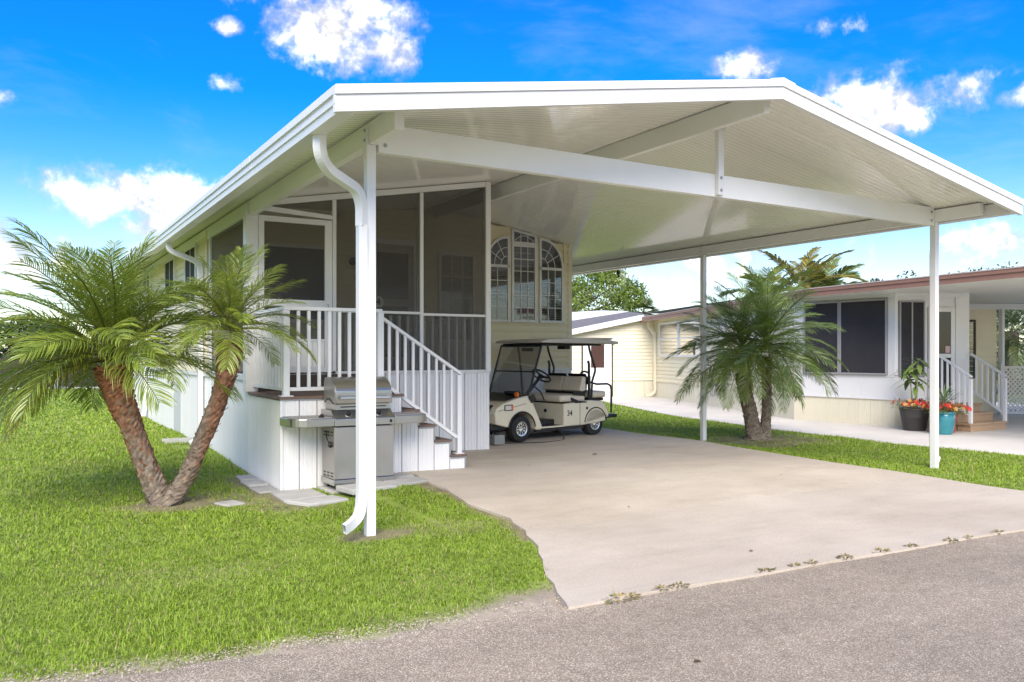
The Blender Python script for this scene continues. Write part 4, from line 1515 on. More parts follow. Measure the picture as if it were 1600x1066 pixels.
# ================================================================== grill
gr = thing("gas_grill", "stainless steel gas grill on casters beside the white deck", "grill", (3.27, 8.8, 0))
gz = .03
GX0, GX1, GY0, GY1 = 2.925, 3.615, 8.58, 9.02
MB().box(GX0 + .012, GX1 - .012, GY0 + .02, GY1, gz + .12, .715).build("cabinet", STEEL2, gr, bevel=.006)
mid = (GX0 + GX1) / 2
for a, b2 in ((GX0 + .006, mid - .003), (mid + .003, GX1 - .006)):
    d = MB().box(a, b2, GY0 + .002, GY0 + .019, gz + .125, .712).build("cabinet_door", STEEL2, gr, bevel=.005)
    hx = b2 - .05 if a < mid - .1 else a + .05
    MB().tube([(hx, GY0 + .002, .42), (hx, GY0 - .03, .42), (hx, GY0 - .03, .64), (hx, GY0 + .002, .64)], .008, 8).build("door_handle", STEEL, d, smooth=True)
MB().box(GX0, GX1, GY0, GY1 + .003, gz + .055, gz + .119).build("base_rail", STEEL, gr, bevel=.005)
for x in (GX0 + .06, GX1 - .06):
    for y in (GY0 + .06, GY1 - .06):
        c = MB().lathe([(.026, -.012), (.028, -.008), (.028, .008), (.026, .012)], 14, (x, y, gz + .026), 'x').build("caster", BLACK, gr, smooth=True)
        MB().box(x - .018, x + .018, y - .012, y + .012, gz + .03, gz + .054).build("fork", GALV, c)
# side vents and valve
for zz in (.655, .62, .215, .18):
    for k in range(3):
        y = GY0 + .07 + k * .12
        MB().box(GX0 + .008, GX0 + .0115, y, y + .065, zz - .007 - .005 * k, zz + .007 - .005 * k).build("vent_slot", PRINT, gr)
MB().lathe([(.0, -.018), (.03, -.016), (.035, .0), (.03, .012)], 12, (GX0 - .002, GY0 + .12, .52), 'x').build("gas_valve", BLACK, gr, smooth=True)
MB().tube([(GX0 + .005, GY0 + .28, .66), (GX0 - .012, GY0 + .2, .58), (GX0 - .012, GY0 + .12, .53)], .006, 6).build("gas_hose", BLACK, gr)
# work top with curved wings and sloping control panel
zs = .80


def wing(sign):
    x0 = GX0 if sign < 0 else GX1
    L = .46 if sign < 0 else .45
    poly = [(x0, GY0 - .02)]
    for k in range(9):
        a = math.pi / 2 * k / 8
        poly.append((x0 + sign * (L - .20 + .20 * math.sin(a)), GY0 - .02 + .20 * (1 - math.cos(a))))
    poly += [(x0 + sign * L, GY1), (x0, GY1)]
    if sign < 0:
        poly = poly[::-1]
    w_ = MB().prism(poly, zs - .075, zs + .015, 'z').build("side_shelf", STEEL, gr, bevel=.008)
    inner = [(x * .94 + x0 * .06 if abs(x - x0) > .02 else x + sign * .012, min(max(y, GY0 + .02), GY1 - .02)) for x, y in poly]
    MB().prism(inner, zs + .0155, zs + .022, 'z').build("shelf_top", mat("grey shelf", (.36, .34, .31), .5, .6, var=.08), w_)
    return w_


wing(-1)
wing(1)
MB().prism([(GY0 - .02, zs - .075), (GY0 - .02, zs + .0), (GY0 + .10, zs + .09), (GY1, zs + .09), (GY1, zs - .075)], GX0 + .001, GX1 - .001, 'x').build("control_panel", STEEL, gr, bevel=.006)
nrm = Vector((0, -.09, .12)).normalized()
for x in (GX0 - .12, GX0 + .17, GX0 + .52, GX1 + .16):
    if x < GX0 or x > GX1:
        c0 = Vector((x, GY0 + .05, zs + .022))
        ax = Vector((0, -.5, .85)).normalized()
    else:
        c0 = Vector((x, GY0 + .035, zs + .043))
        ax = nrm
    if x > GX1:
        continue
    kb = MB()
    kb.tube([c0, c0 + ax * .008, c0 + ax * .009, c0 + ax * .034, c0 + ax * .038], [.030, .030, .021, .019, .012], 16)
    k_ = kb.build("control_knob", BLACK, gr, smooth=True)
    MB().tube([c0 - ax * .001, c0 + ax * .004], [.036, .036], 18).build("knob_bezel", CHROME, k_, smooth=True)
MB().box(GX1 - .06, GX1 - .035, GY0 - .028, GY0 - .0205, zs - .055, zs - .02).build("igniter_button", BLACK, gr, bevel=.003)
# firebox front strip and rounded hood
MB().box(GX0 + .05, GX1 - .02, GY0 + .08, GY1 - .005, zs + .0905, zs + .155).build("firebox", STEEL, gr, bevel=.004)
MB().box(GX0 + .10, GX1 - .07, GY0 + .076, GY0 + .0795, zs + .118, zs + .13).build("grease_slot", PRINT, gr)
hood = [(GY0 + .05, zs + .16), (GY0 + .045, zs + .185), (GY0 + .05, zs + .30)]
for k in range(11):
    a = R(8) + (math.pi / 2 - R(8)) * k / 10
    hood.append((GY0 + .30 - .245 * math.cos(a), zs + .26 + .185 * math.sin(a)))
hood += [(GY1 - .03, zs + .44), (GY1, zs + .40), (GY1, zs + .16)]
hd = MB().prism(hood, GX0 + .04, GX1 - .012, 'x').build("hood", STEEL, gr, smooth=True, bevel=.006)
MB().prism([(y + (.006 if y < GY0 + .2 else -.006), z - .004) for y, z in hood], GX0 + .032, GX0 + .0395, 'x').build("hood_end", mat("cast grey end cap", (.38, .37, .35), .4, .8, var=.1), hd, smooth=True, bevel=.003)
MB().prism([(y + (.006 if y < GY0 + .2 else -.006), z - .004) for y, z in hood], GX1 - .0115, GX1 - .004, 'x').build("hood_end", mat("cast grey end cap right", (.38, .37, .35), .4, .8, var=.1), hd, smooth=True, bevel=.003)
hb = MB()
hb.tube([(GX0 + .075, GY0 + .005, zs + .225), (GX1 - .05, GY0 + .005, zs + .225)], .018, 12)
for x in (GX0 + .10, GX1 - .075):
    hb.tube([(x, GY0 + .05, zs + .225), (x, GY0 + .005, zs + .225)], .012, 8)
hb.build("hood_handle", CHROME, hd, smooth=True)
MB().tube([(GX0 + .03, GY0 + .40, zs + .165), (GX0 + .025, GY0 + .30, zs + .21), (GX0 + .025, GY0 + .26, zs + .215), (GX0 + .028, GY0 + .12, zs + .165), (GX0 + .04, GY0 + .06, zs + .158)], .005, 6).build("hood_seam", PRINT, hd)

# ================================================================== golf cart
CA = math.atan2(-.1815, -.983)
cart = thing("golf_cart", "beige golf cart with canopy and black frame parked beside the porch", "golf cart", (7.52, 11.71, 0.122), CA)


def cb(m, name, mat_, parent=cart, **k):
    return m.build(name, mat_, parent, local=True, **k)


def arcpts(cx, cz, r, a0, a1, n=9):
    return [(cx + r * math.cos(R(a0 + (a1 - a0) * k / n)), cz + r * math.sin(R(a0 + (a1 - a0) * k / n))) for k in range(n + 1)]


WB = .835
# front body (local +x is the nose)
front = [(1.36, .30), (1.38, .46), (1.34, .55), (1.20, .62), (.90, .69), (.70, .72), (.64, .70), (.40, .24), (.40, .17), (.53, .17)]
front += arcpts(WB, .19, .275, 176, 14, 10) + [(1.12, .24)]
cb(MB().prism(front, -.52, .52, 'y'), "front_body", CARTB, bevel=.03, seg=3)
rear = [(.07 - .15, .19), (.07 - .15, .56), (-.42, .585), (-.70, .60), (-.98, .58), (-1.08, .53), (-1.16, .36), (-1.17, .30)]
rear += arcpts(-WB, .20, .265, 8, 172, 10) + [(-.53, .19)]
rb = cb(MB().prism(rear, -.53, .53, 'y'), "rear_body", CARTB, bevel=.025, seg=3)
text_obj("34", .125, PRINT, rb, (-.21, .5315, .40), (R(90), 0, R(180)), bold=.002)
for (wx, wz, rr_, nm) in ((WB, .19, .282, front), (-WB, .20, .272, rear)):
    for sy_ in (-1, 1):
        cb(MB().tube([(x_, sy_ * .527, z_) for x_, z_ in arcpts(wx, wz, rr_, 172, 8, 14)], .012, 6), "arch_trim", BLACK, smooth=True)
for sy_ in (-1, 1):
    cb(MB().box(-.455, -.449, sy_ * .531 - .003, sy_ * .531 + .003, .20, .57), "panel_gap", PRINT, rb)
    cb(MB().bar((1.33, sy_ * .521, .50), (.74, sy_ * .521, .60), .005, .006), "panel_gap", PRINT)
cb(MB().lathe([(0, .536), (.022, .536), (.025, .531)], 12, (-.62, 0, .47), 'y'), "charge_port", BLACK, rb, smooth=True)
# floor and sills
cb(MB().box(-.55, .50, -.44, .44, .185, .215), "floor", BLACK)
for s in (-1, 1):
    cb(MB().box(-.56, .52, s * .475 - .03, s * .475 + .03, .135, .19), "sill", BLACKM, bevel=.008)
    cb(MB().box(-.10, .41, s * .51 - .012, s * .51 + .012, .19, .215), "sill_trim", CARTB, bevel=.004)
cb(MB().box(-1.05, 1.25, -.30, .30, .16, .30), "chassis", BLACK, bevel=.01)
cb(MB().box(1.10, 1.42, -.46, .46, .19, .30), "bumper", BLACK, bevel=.03)
# cowl top, dash tray
cb(MB().prism([(1.12, .655), (.80, .725), (.62, .745), (.58, .70), (.80, .69)], -.44, .44, 'y'), "dash_tray", BLACK, bevel=.012)
cb(MB().box(.52, .60, -.42, .42, .45, .70), "dash_panel", BLACK, bevel=.02)
cb(MB().box(.70, .86, .10, .34, .73, .79), "dash_binnacle", BLACK, bevel=.025)
cb(MB().prism([(.55, .66), (.60, .74), (.72, .70), (.64, .60)], .5205, .545, 'y'), "side_guard", BLACK, bevel=.008)
# lamps
for s in (-1, 1):
    hl = cb(MB().box(1.02, 1.20, s * .515 - .018, s * .515 + .018, .50, .595), "headlight", BLACK, bevel=.015)
    cb(MB().box(1.07, 1.19, s * .535 - .003, s * .535 + .003, .515, .582), "lens", LENS, hl, bevel=.002)
    cb(MB().box(1.03, 1.066, s * .535 - .003, s * .535 + .003, .515, .582), "indicator", ORANGE, hl, bevel=.002)
    cb(MB().lathe([(0, -.022), (.035, -.02), (.042, 0), (.035, .02), (0, .022)], 14, (.90, s * .47, .745), 'x'), "signal_lamp", ORANGE, smooth=True)
    cb(MB().prism([(1.40, .47), (1.41, .50), (1.30, .59), (1.29, .56)], s * .20 - .17, s * .20 + .17, 'y'), "nose_stripe", BLACK)
# wheels
for x in (-WB, WB):
    for s in (-1, 1):
        y = s * .43
        wh = cb(MB().lathe([(.115, -.085), (.17, -.09), (.198, -.075), (.208, -.04), (.208, .04), (.198, .075), (.17, .09), (.115, .085)], 28, (x, y, .207), 'y', cap=False), "wheel", RUBBER, smooth=True)
        cb(MB().lathe([(0, .06 * s), (.03, .064 * s), (.09, .060 * s), (.098, .082 * s), (.116, .086 * s), (.118, .06 * s)], 24, (x, y, .207), 'y', cap=False), "hub_cap", CHROME, wh, smooth=True)
        sp = MB()
        for k in range(10):
            a = 2 * math.pi * k / 10 + .15
            for rr in (.062,):
                p0 = Vector((x + .042 * math.cos(a), y + s * .0655, .207 + .042 * math.sin(a)))
                p1 = Vector((x + .085 * math.cos(a), y + s * .0645, .207 + .085 * math.sin(a)))
                sp.bar(p0, p1, .004 + .012, .004, up=(0, 1, 0))
        cb(sp, "hub_slots", PRINT, wh)
# seats
def cushion(x0, x1, y0, y1, z0, z1, name, rot=0.0, m=SEATM, parent=cart):
    mb = MB()
    nx, ny = 6, 6
    vs, fs = [], []
    mb.box(x0, x1, y0, y1, z0, z1)
    o = cb(mb, name, m, parent, bevel=min(.045, (z1 - z0) * .42, (x1 - x0) * .42), seg=4, smooth=True)
    return o


cushion(-.62, -.03, -.50, .50, .585, .70, "front_seat")
cushion(-.60, -.10, -.49, .49, .55, .584, "seat_base", m=BLACK)
for s in (-1, 1):
    bk = MB()
    pts = []
    for k in range(2):
        pass
    bk.prism([(-.60, .74), (-.52, .76), (-.585, .985), (-.60, 1.0), (-.67, .99), (-.675, .76)], s * .235 - .225, s * .235 + .225, 'y')
    sb = cb(bk, "seat_back", SEATM, bevel=.035, seg=4, smooth=True)
    cb(MB().prism([(-.66, .72), (-.68, 1.0), (-.64, 1.04), (-.70, 1.045), (-.735, .98), (-.72, .72)], s * .235 - .20, s * .235 + .20, 'y'), "back_shell", BLACK, bevel=.012)
cb(MB().bar((-.60, .50, .70), (-.30, .52, .73), .03, .06), "arm_rest", BLACK, bevel=.01)
cb(MB().prism([(-.62, .58), (-.42, .60), (-.26, .66), (-.26, .62), (-.34, .56), (-.62, .56)], .50, .532, 'y'), "seat_side_guard", BLACK, bevel=.006)
cb(MB().box(-.66, -.60, -.46, .46, .66, .76), "back_support", BLACKM, bevel=.01)
cushion(-1.16, -.74, -.48, .48, .63, .745, "rear_seat")
cb(MB().box(-1.10, -.72, -.46, .46, .58, .629), "rear_seat_base", BLACK, bevel=.01)
# canopy on struts
rp = [(-1.36, 1.545), (.44, 1.555), (.47, 1.572), (.44, 1.59), (.30, 1.615), (-.35, 1.64), (-1.10, 1.62), (-1.34, 1.59), (-1.38, 1.57)]
cb(MB().prism(rp, -.575, .575, 'y'), "canopy", CARTROOF, bevel=.02, seg=3)
cb(MB().box(-1.0, .36, -.50, .50, 1.515, 1.546), "canopy_frame", BLACKM, bevel=.006)
for s in (-1, 1):
    cb(MB().tube([(.68, s * .47, .70), (.60, s * .485, .90), (.385, s * .49, 1.52)], .018, 8), "windshield_post", BLACKM, smooth=True)
    cb(MB().tube([(-.69, s * .50, 1.53), (-.72, s * .50, 1.42), (-.85, s * .50, 1.14), (-.85, s * .50, 1.08), (-.78, s * .50, .92), (-.76, s * .50, .62)], .019, 8), "rear_strut", BLACKM, smooth=True)
    cb(MB().tube([(-.72, s * .48, .62), (-.72, s * .48, 1.20), (-.70, s * .48, 1.26)], .022, 8), "seat_strut", BLACKM, smooth=True)
    cb(MB().tube([(.02, s * .49, 1.53), (-.02, s * .49, 1.30), (-.06, s * .49, 1.02), (-.10, s * .49, .60)] if s < 0 else [(.385, s * .49, 1.525), (.2, s * .49, 1.53), (-.69, s * .50, 1.53)], .016, 8), "canopy_strut", BLACKM, smooth=True)
    cb(MB().tube([(-.78, s * .44, .90), (-.95, s * .44, .86), (-1.22, s * .44, .86), (-1.30, s * .44, .83), (-1.325, s * .44, .76), (-1.325, s * .44, .36)], .018, 8), "grab_bar", BLACKM, smooth=True)
cb(MB().tube([(-1.12, -.12, .74), (-1.12, -.12, .98), (-1.12, -.08, 1.05), (-1.12, .0, 1.07), (-1.12, .08, 1.05), (-1.12, .12, .98), (-1.12, .12, .74)], .018, 8), "safety_hoop", BLACKM, smooth=True)
cb(MB().box(-1.14, -1.105, -.10, .10, .84, .98), "hoop_pad", BLACK, bevel=.01)
cb(MB().box(-1.46, -1.12, -.46, .46, .27, .33), "foot_plate", BLACK, bevel=.012)
cb(MB().box(-1.14, -1.04, -.40, .40, .27, .56), "bag_panel", BLACK, bevel=.01)
# windshield in two halves
ws = cb(MB().bar((.685, 0, .72), (.535, 0, 1.09), .94, .006, up=(1, 0, .4)), "windshield", TINT)
cb(MB().bar((.532, 0, 1.098), (.39, 0, 1.50), .94, .006, up=(1, 0, .35)), "windshield_upper", TINT)
cb(MB().tube([(.535, -.47, 1.094), (.535, .47, 1.094)], .010, 8), "windshield_rail", BLACKM)
cb(MB().tube([(.39, -.48, 1.505), (.39, .48, 1.505)], .014, 8), "windshield_rail", BLACKM)
mr = cb(MB().box(.20, .235, -.16, .10, 1.42, 1.48), "mirror", BLACK, bevel=.008)
cb(MB().box(-.52, -.38, .06, .24, 1.455, 1.514), "speaker_pod", BLACK, bevel=.012)
# steering
sc_, sd_ = Vector((.16, .24, 1.02)), Vector((-.62, 0, .78)).normalized()
cb(MB().tube([(.62, .24, .62), (.40, .24, .80), tuple(sc_ - sd_ * .02)], [.035, .028, .022], 10), "steering_column", BLACK, smooth=True)
ring = []
e1 = Vector((0, 1, 0))
e2 = sd_.cross(e1)
for k in range(25):
    a = 2 * math.pi * k / 24
    ring.append(sc_ + e1 * .165 * math.cos(a) + e2 * .165 * math.sin(a))
stw = cb(MB().tube(ring, .014, 8, caps=False), "steering_wheel", BLACK, smooth=True)
sp = MB()
for a in (20, 160, 270):
    sp.tube([sc_ - sd_ * .015, sc_ + e1 * .16 * math.cos(R(a)) + e2 * .16 * math.sin(R(a))], [.022, .011], 8)
sp.tube([sc_ - sd_ * .03, sc_ + sd_ * .012], [.045, .035], 12)
cb(sp, "wheel_spokes", BLACK, stw, smooth=True)
cb(MB().tube([(.30, .24, .84), (.28, .36, .76), (.24, .40, .62)], .011, 6), "brake_lever", BLACK)
cb(MB().lathe([(.0, .012), (.03, .012), (.03, 0)], 12, (.10, .28, .45), 'x'), "key_switch", BLACK)
# charging lead and block on the slab
cord = MB().tube([(7.55, 11.20, .30), (7.60, 11.12, .20), (7.58, 11.02, .128), (7.38, 10.90, .123), (7.10, 10.86, .122), (6.85, 10.92, .122), (6.50, 11.05, .124), (6.38, 11.15, .13)], .009, 6).build("charging_cord", BLACK, None, smooth=True)
tag(cord, "thin black charging cord looped on the concrete below the golf cart", "cord")
blk = thing("charger_box", "small clear grey charger box on the concrete by the cart's front wheel", "charger", (6.30, 10.98, .1))
MB().box(6.22, 6.40, 10.90, 11.08, .122, .27).build("case", mat("grey box", (.25, .26, .25), .3), blk, bevel=.01)
MB().box(6.27, 6.35, 10.96, 11.02, .2705, .30).build("handle", BLACK, blk, bevel=.006)


# ================================================================== palms
def frond_mesh(L, droop, npair, leaf, seed, spread=1.0, vee=0.35, base_bare=.16, wid=.011, tip_drop=.5, tints=((.078, .135, .022), (.10, .16, .025)), yellow=0.0, lift=0.0):
    r = random.Random(seed)
    V, F, C = [], [], []
    # rachis curve in the xz plane, starting along +x
    n = 22
    pts = []
    p = Vector((0, 0, 0))
    for i in range(n + 1):
        t = i / n
        a = lift - droop * t ** 1.35
        if i:
            p = p + Vector((math.cos(a), 0, math.sin(a))) * (L / n)
        pts.append((p.copy(), Vector((math.cos(a), 0, math.sin(a)))))

    def at(t):
        f = t * n
        i = min(int(f), n - 1)
        k = f - i
        return pts[i][0].lerp(pts[i + 1][0], k), pts[i][1].lerp(pts[i + 1][1], k).normalized()
    # rachis
    m = MB()
    m.tube([q[0] for q in pts], [.012 * (1 - .85 * i / n) + .001 for i in range(n + 1)], 5)
    off = len(V)
    V += [tuple(v) for v in m.v]
    F += m.f
    for i in range(len(m.v)):
        k = i / len(m.v)
        C.append((.19 - .06 * k, .20 - .02 * k, .05))
    for k in range(npair):
        t = base_bare + (1 - base_bare) * (k + .5) / npair
        P, Tn = at(t)
        Nn = Vector((0, 1, 0)).cross(Tn) * -1
        ll = leaf * (math.sin(math.pi * (0.18 + .76 * ((t - base_bare) / (1 - base_bare)))) ** .8) * r.uniform(.88, 1.1)
        for s in (-1, 1):
            fw = .55 + .75 * t + r.uniform(-.12, .12)
            d = (Vector((0, s, 0)) * spread + Tn * fw + Nn * (vee + r.uniform(-.15, .15))).normalized()
            wv = d.cross(Vector((0, s, 0)).cross(d)).normalized()
            wdir = Tn - d * Tn.dot(d)
            if wdir.length < 1e-4:
                wdir = Nn
            wdir = (wdir.normalized() * .8 + Nn * r.uniform(-.5, .5)).normalized()
            td = tip_drop * r.uniform(.6, 1.4)
            q = [P, P + d * ll * .4 + Vector((0, 0, -td * ll * .10)), P + d * ll * .75 + Vector((0, 0, -td * ll * .36)), P + d * ll * .96 + Vector((0, 0, -td * ll * .75))]
            w0 = wid * r.uniform(.8, 1.2)
            b = len(V)
            for j, (qq, ww) in enumerate(zip(q[:3], (.55, 1.0, .8))):
                V.append(tuple(qq - wdir * w0 * ww / 2))
                V.append(tuple(qq + wdir * w0 * ww / 2))
            V.append(tuple(q[3]))
            F += [(b, b + 1, b + 3, b + 2), (b + 2, b + 3, b + 5, b + 4), (b + 4, b + 5, b + 6)]
            f = r.random()
            c0 = [tints[0][i] * (1 - f) + tints[1][i] * f for i in range(3)]
            if r.random() < yellow:
                c0 = [.30 * r.uniform(.7, 1.1), .24, .03]
            C += [c0] * 6
            C.append([c0[0] * 1.3, c0[1] * 1.1, c0[2]] if r.random() > yellow else [.34, .22, .05])
    return V, F, C


def frond_obj(name, data, m, parent):
    V, F, C = data
    me = bpy.data.meshes.new(name)
    me.from_pydata(V, [], F)
    set_tint(me, np.array(C))
    me.materials.append(m)
    o = bpy.data.objects.new(name, me)
    col.objects.link(o)
    o.parent = parent
    return o


def palm_trunk(parent, path, rads, low, high, seed, fibre=.45, n=22, rings=70):
    r = random.Random(seed)
    P = [Vector(p) for p in path]
    # smooth path
    S = []
    segs = len(P) - 1
    for i in range(rings + 1):
        f = i / rings * segs
        k = min(int(f), segs - 1)
        t = f - k
        p0, p1, p2, p3 = P[max(k - 1, 0)], P[k], P[k + 1], P[min(k + 2, segs)]
        q = 0.5 * ((2 * p1) + (-p0 + p2) * t + (2 * p0 - 5 * p1 + 4 * p2 - p3) * t * t + (-p0 + 3 * p1 - 3 * p2 + p3) * t ** 3)
        rr = rads[k] * (1 - t) + rads[k + 1] * t
        S.append((q, rr))
    V, F, C = [], [], []
    for i, (q, rr) in enumerate(S):
        t = i / rings
        d = (S[min(i + 1, rings)][0] - S[max(i - 1, 0)][0]).normalized()
        a = d.cross(Vector((.3, 1, .1))).normalized()
        b = d.cross(a)
        for k in range(n):
            ang = 2 * math.pi * k / n
            # old leaf bases: staggered scales
            sc1 = math.sin(ang * 7 + i * 1.05 + math.sin(i * .7)) * math.sin(i * 1.5 + ang * 2.2)
            rad = rr * (1 + .075 * sc1 + .06 * (i % 3 == 0) + r.uniform(-.04, .04) * (1 + t))
            if t < .12:
                rad *= 1 + .35 * (1 - t / .12) * (.7 + .5 * math.sin(ang * 5 + seed))
            V.append(tuple(q + (a * math.cos(ang) + b * math.sin(ang)) * rad))
            mixf = float(sstep(np.array(t + .22 * math.sin(ang + seed) + .08 * math.sin(ang * 3 + i * .25) + r.uniform(-.12, .12)), fibre, fibre + .45))
            c = [low[j] * (1 - mixf) + high[j] * mixf for j in range(3)]
            g = .75 + .5 * (sc1 > 0.05) * r.random() + .25 * r.random()
            C.append([x * g for x in c])
    for i in range(rings):
        for k in range(n):
            F.append((i * n + k, i * n + (k + 1) % n, (i + 1) * n + (k + 1) % n, (i + 1) * n + k))
    F.append(tuple(range(n - 1, -1, -1)))
    F.append(tuple(rings * n + k for k in range(n)))
    off = world_loc(parent)
    # boots: short stubs of cut leaf stems
    nb = int(rings * 2.4)
    for j in range(nb):
        i = r.randint(int(rings * .1), rings - 1)
        q, rr = S[i]
        d = (S[min(i + 1, rings)][0] - S[max(i - 1, 0)][0]).normalized()
        a = d.cross(Vector((.3, 1, .1))).normalized()
        b = d.cross(a)
        ang = j * 2.39996
        out = a * math.cos(ang) + b * math.sin(ang)
        sidev = d.cross(out)
        l = r.uniform(.02, .045) * (1 + 1.0 * (i / rings))
        w_ = r.uniform(.012, .02)
        base = q + out * rr * .97
        o0 = len(V)
        for (uu, ww) in ((0, -1), (0, 1), (1, .6), (1, -.6)):
            V.append(tuple(base + sidev * w_ * ww + (out * .55 + d * .75) * l * uu))
        V.append(tuple(base + d * .02 + out * -.005))
        F += [(o0, o0 + 1, o0 + 2, o0 + 3), (o0 + 3, o0 + 2, o0 + 4)]
        t = i / rings
        mixf = float(sstep(np.array(t), fibre - .1, fibre + .3))
        c = [low[k] * (1 - mixf) + high[k] * mixf for k in range(3)]
        g = r.uniform(.7, 1.5)
        C += [[x * g for x in c]] * 5
    me = bpy.data.meshes.new("trunk")
    me.from_pydata([(v[0] - off[0], v[1] - off[1], v[2] - off[2]) for v in V], [], F)
    set_tint(me, np.array(C))
    me.materials.append(PBARK)
    o = bpy.data.objects.new("trunk", me)
    col.objects.link(o)
    o.parent = parent
    return o


def crown(parent, top, protos, n, seed, scale=1.0, axis=(0, 0, 1), el_hi=80, el_lo=-38, az_skip=None, name="frond", size_by_el=.25):
    r = random.Random(seed)
    top = Vector(top) - world_loc(parent)
    q0 = Vector((0, 0, 1)).rotation_difference(Vector(axis).normalized())
    made = []
    for k in range(n):
        t = (k + .5) / n
        el = el_hi + (el_lo - el_hi) * (t ** .85) + r.uniform(-6, 6)
        az = k * 137.508 + r.uniform(-14, 14)
        s = scale * r.uniform(.85, 1.1) * (1 - size_by_el * (el > 55) * r.random())
        pr = protos[min(int(t * len(protos)), len(protos) - 1)] if r.random() < .7 else r.choice(protos)
        o = pr.copy()
        col.objects.link(o)
        o.parent = parent
        rot = q0.to_matrix() @ Matrix.Rotation(R(az), 3, 'Z') @ Matrix.Rotation(R(-el), 3, 'Y') @ Matrix.Rotation(R(r.uniform(-25, 25)), 3, 'X')
        o.rotation_euler = rot.to_euler()
        o.location = top + Vector((r.uniform(-.03, .03), r.uniform(-.03, .03), -.16 * t * scale + .03))
        o.scale = (s, s, s)
        made.append(o)
    return made


def proto_set(parent, m, L, leaf, np_, seed, tints, yellow=.01, wid=.013, droops=(.55, .9, 1.2, 1.5), **kw):
    out = []
    for i, d in enumerate(droops):
        out.append(frond_obj("frond", frond_mesh(L, d, np_, leaf, seed + i, tints=tints, yellow=yellow * (1 + i), wid=wid, **kw), m, parent))
    return out


GREY_BARK, RUST = (.22, .175, .130), (.31, .130, .066)
G1 = ((.165, .235, .032), (.300, .375, .055))
palmA = thing("pygmy_date_palm", "double trunked pygmy date palm on the left lawn beside the white deck", "palm tree", (1.29, 9.0, 0))
palm_trunk(palmA, [(1.32, 8.98, -.05), (1.20, 9.05, .22), (1.03, 9.15, .72), (.90, 9.22, 1.12), (.86, 9.24, 1.38)], [.15, .105, .103, .140, .195], GREY_BARK, RUST, 3, .12)
palm_trunk(palmA, [(1.30, 8.97, -.05), (1.46, 8.90, .20), (1.63, 8.82, .62), (1.80, 8.72, 1.12), (1.86, 8.69, 1.45), (1.87, 8.69, 1.62)], [.12, .083, .080, .086, .112, .105], GREY_BARK, (.25, .120, .07), 5, .22)
pA = proto_set(palmA, PALML, 1.45, .36, 46, 100, G1, .014, wid=.0125, droops=(.5, .75, 1.0, 1.2), tip_drop=.6)
crown(palmA, (.86, 9.24, 1.55), pA, 62, 21, .98, axis=(-.08, .03, 1), el_hi=86, el_lo=6)
crown(palmA, (1.88, 8.69, 1.80), pA, 38, 33, .61, axis=(.06, -.02, 1), el_hi=84, el_lo=2)
old = frond_obj("frond", frond_mesh(1.45, 1.05, 44, .33, 177, tints=((.20, .22, .03), (.34, .30, .05)), yellow=.22, wid=.0125, tip_drop=.7), PALML, palmA)
rr9 = random.Random(5)
for k, (az, el) in enumerate(((152, 4), (168, -4), (138, -6), (185, 0), (205, -8), (120, 2))):
    o = (old if k % 2 == 0 else pA[3]).copy()
    col.objects.link(o)
    o.parent = palmA
    o.location = Vector((.86, 9.24, 1.47)) - world_loc(palmA)
    o.rotation_euler = (Matrix.Rotation(R(az), 3, 'Z') @ Matrix.Rotation(R(-el), 3, 'Y') @ Matrix.Rotation(R(rr9.uniform(-20, 20)), 3, 'X')).to_euler()
    o.scale = (.92,) * 3
bpy.data.objects.remove(old)
for o in pA:
    bpy.data.objects.remove(o)

G2 = ((.140, .220, .045), (.255, .340, .065))
palmB = thing("pygmy_date_palm", "double trunked date palm in a dirt ring on the grass strip by the middle post", "palm tree", (11.15, 10.27, 0))
palm_trunk(palmB, [(11.12, 10.30, -.05), (11.08, 10.32, .25), (10.99, 10.38, .75), (10.94, 10.41, 1.12), (10.92, 10.42, 1.40)], [.18, .125, .115, .13, .15], GREY_BARK, (.22, .12, .07), 8, .5)
palm_trunk(palmB, [(11.24, 10.22, -.05), (11.27, 10.20, .25), (11.29, 10.19, .75), (11.28, 10.19, 1.12), (11.28, 10.19, 1.45)], [.12, .085, .075, .085, .10], GREY_BARK, (.24, .115, .065), 9, .55)
pB = proto_set(palmB, PALMD, 1.6, .34, 56, 140, G2, .01, wid=.011, droops=(.5, .75, 1.0, 1.2), tip_drop=.6)
crown(palmB, (10.92, 10.42, 1.62), pB, 50, 41, .84, axis=(-.08, .04, 1), el_hi=88, el_lo=-26)
crown(palmB, (11.28, 10.19, 1.72), pB, 52, 57, .92, axis=(.05, -.03, 1), el_lo=-24, el_hi=88)
for o in pB:
    bpy.data.objects.remove(o)

# ================================================================== neighbouring home
nb_ = thing("neighbouring_home", "pale cream neighbouring home with brown roof edge and dark screened sunroom", "house", (17.5, 14.0, 0))
B0, B1 = (19.2, 22.4), (15.17, 12.9)
TB = frame(B0, B1)
LB = TB.length
lap_siding(nb_, B0, B1, .57, 2.72, NSIDING, .125)
skirt_wall(nb_, B0, B1, 0.0, .545, .35, NSKIRT, rib=.07)
MB(TB).box(0, LB, 0, .022, .545, .585).build("skirt_cap", TRIM_C, nb_)
A0 = (19.2 - 5.0 * .9216, 22.4 + 5.0 * .388)
TA = frame(A0, B0)
LA = TA.length


def clipA(z):
    # shed roof rises toward the main roof
    if z < 1.8:
        return (0, LA)
    return (min(max((z - 1.86) / .205, 0), LA), LA)


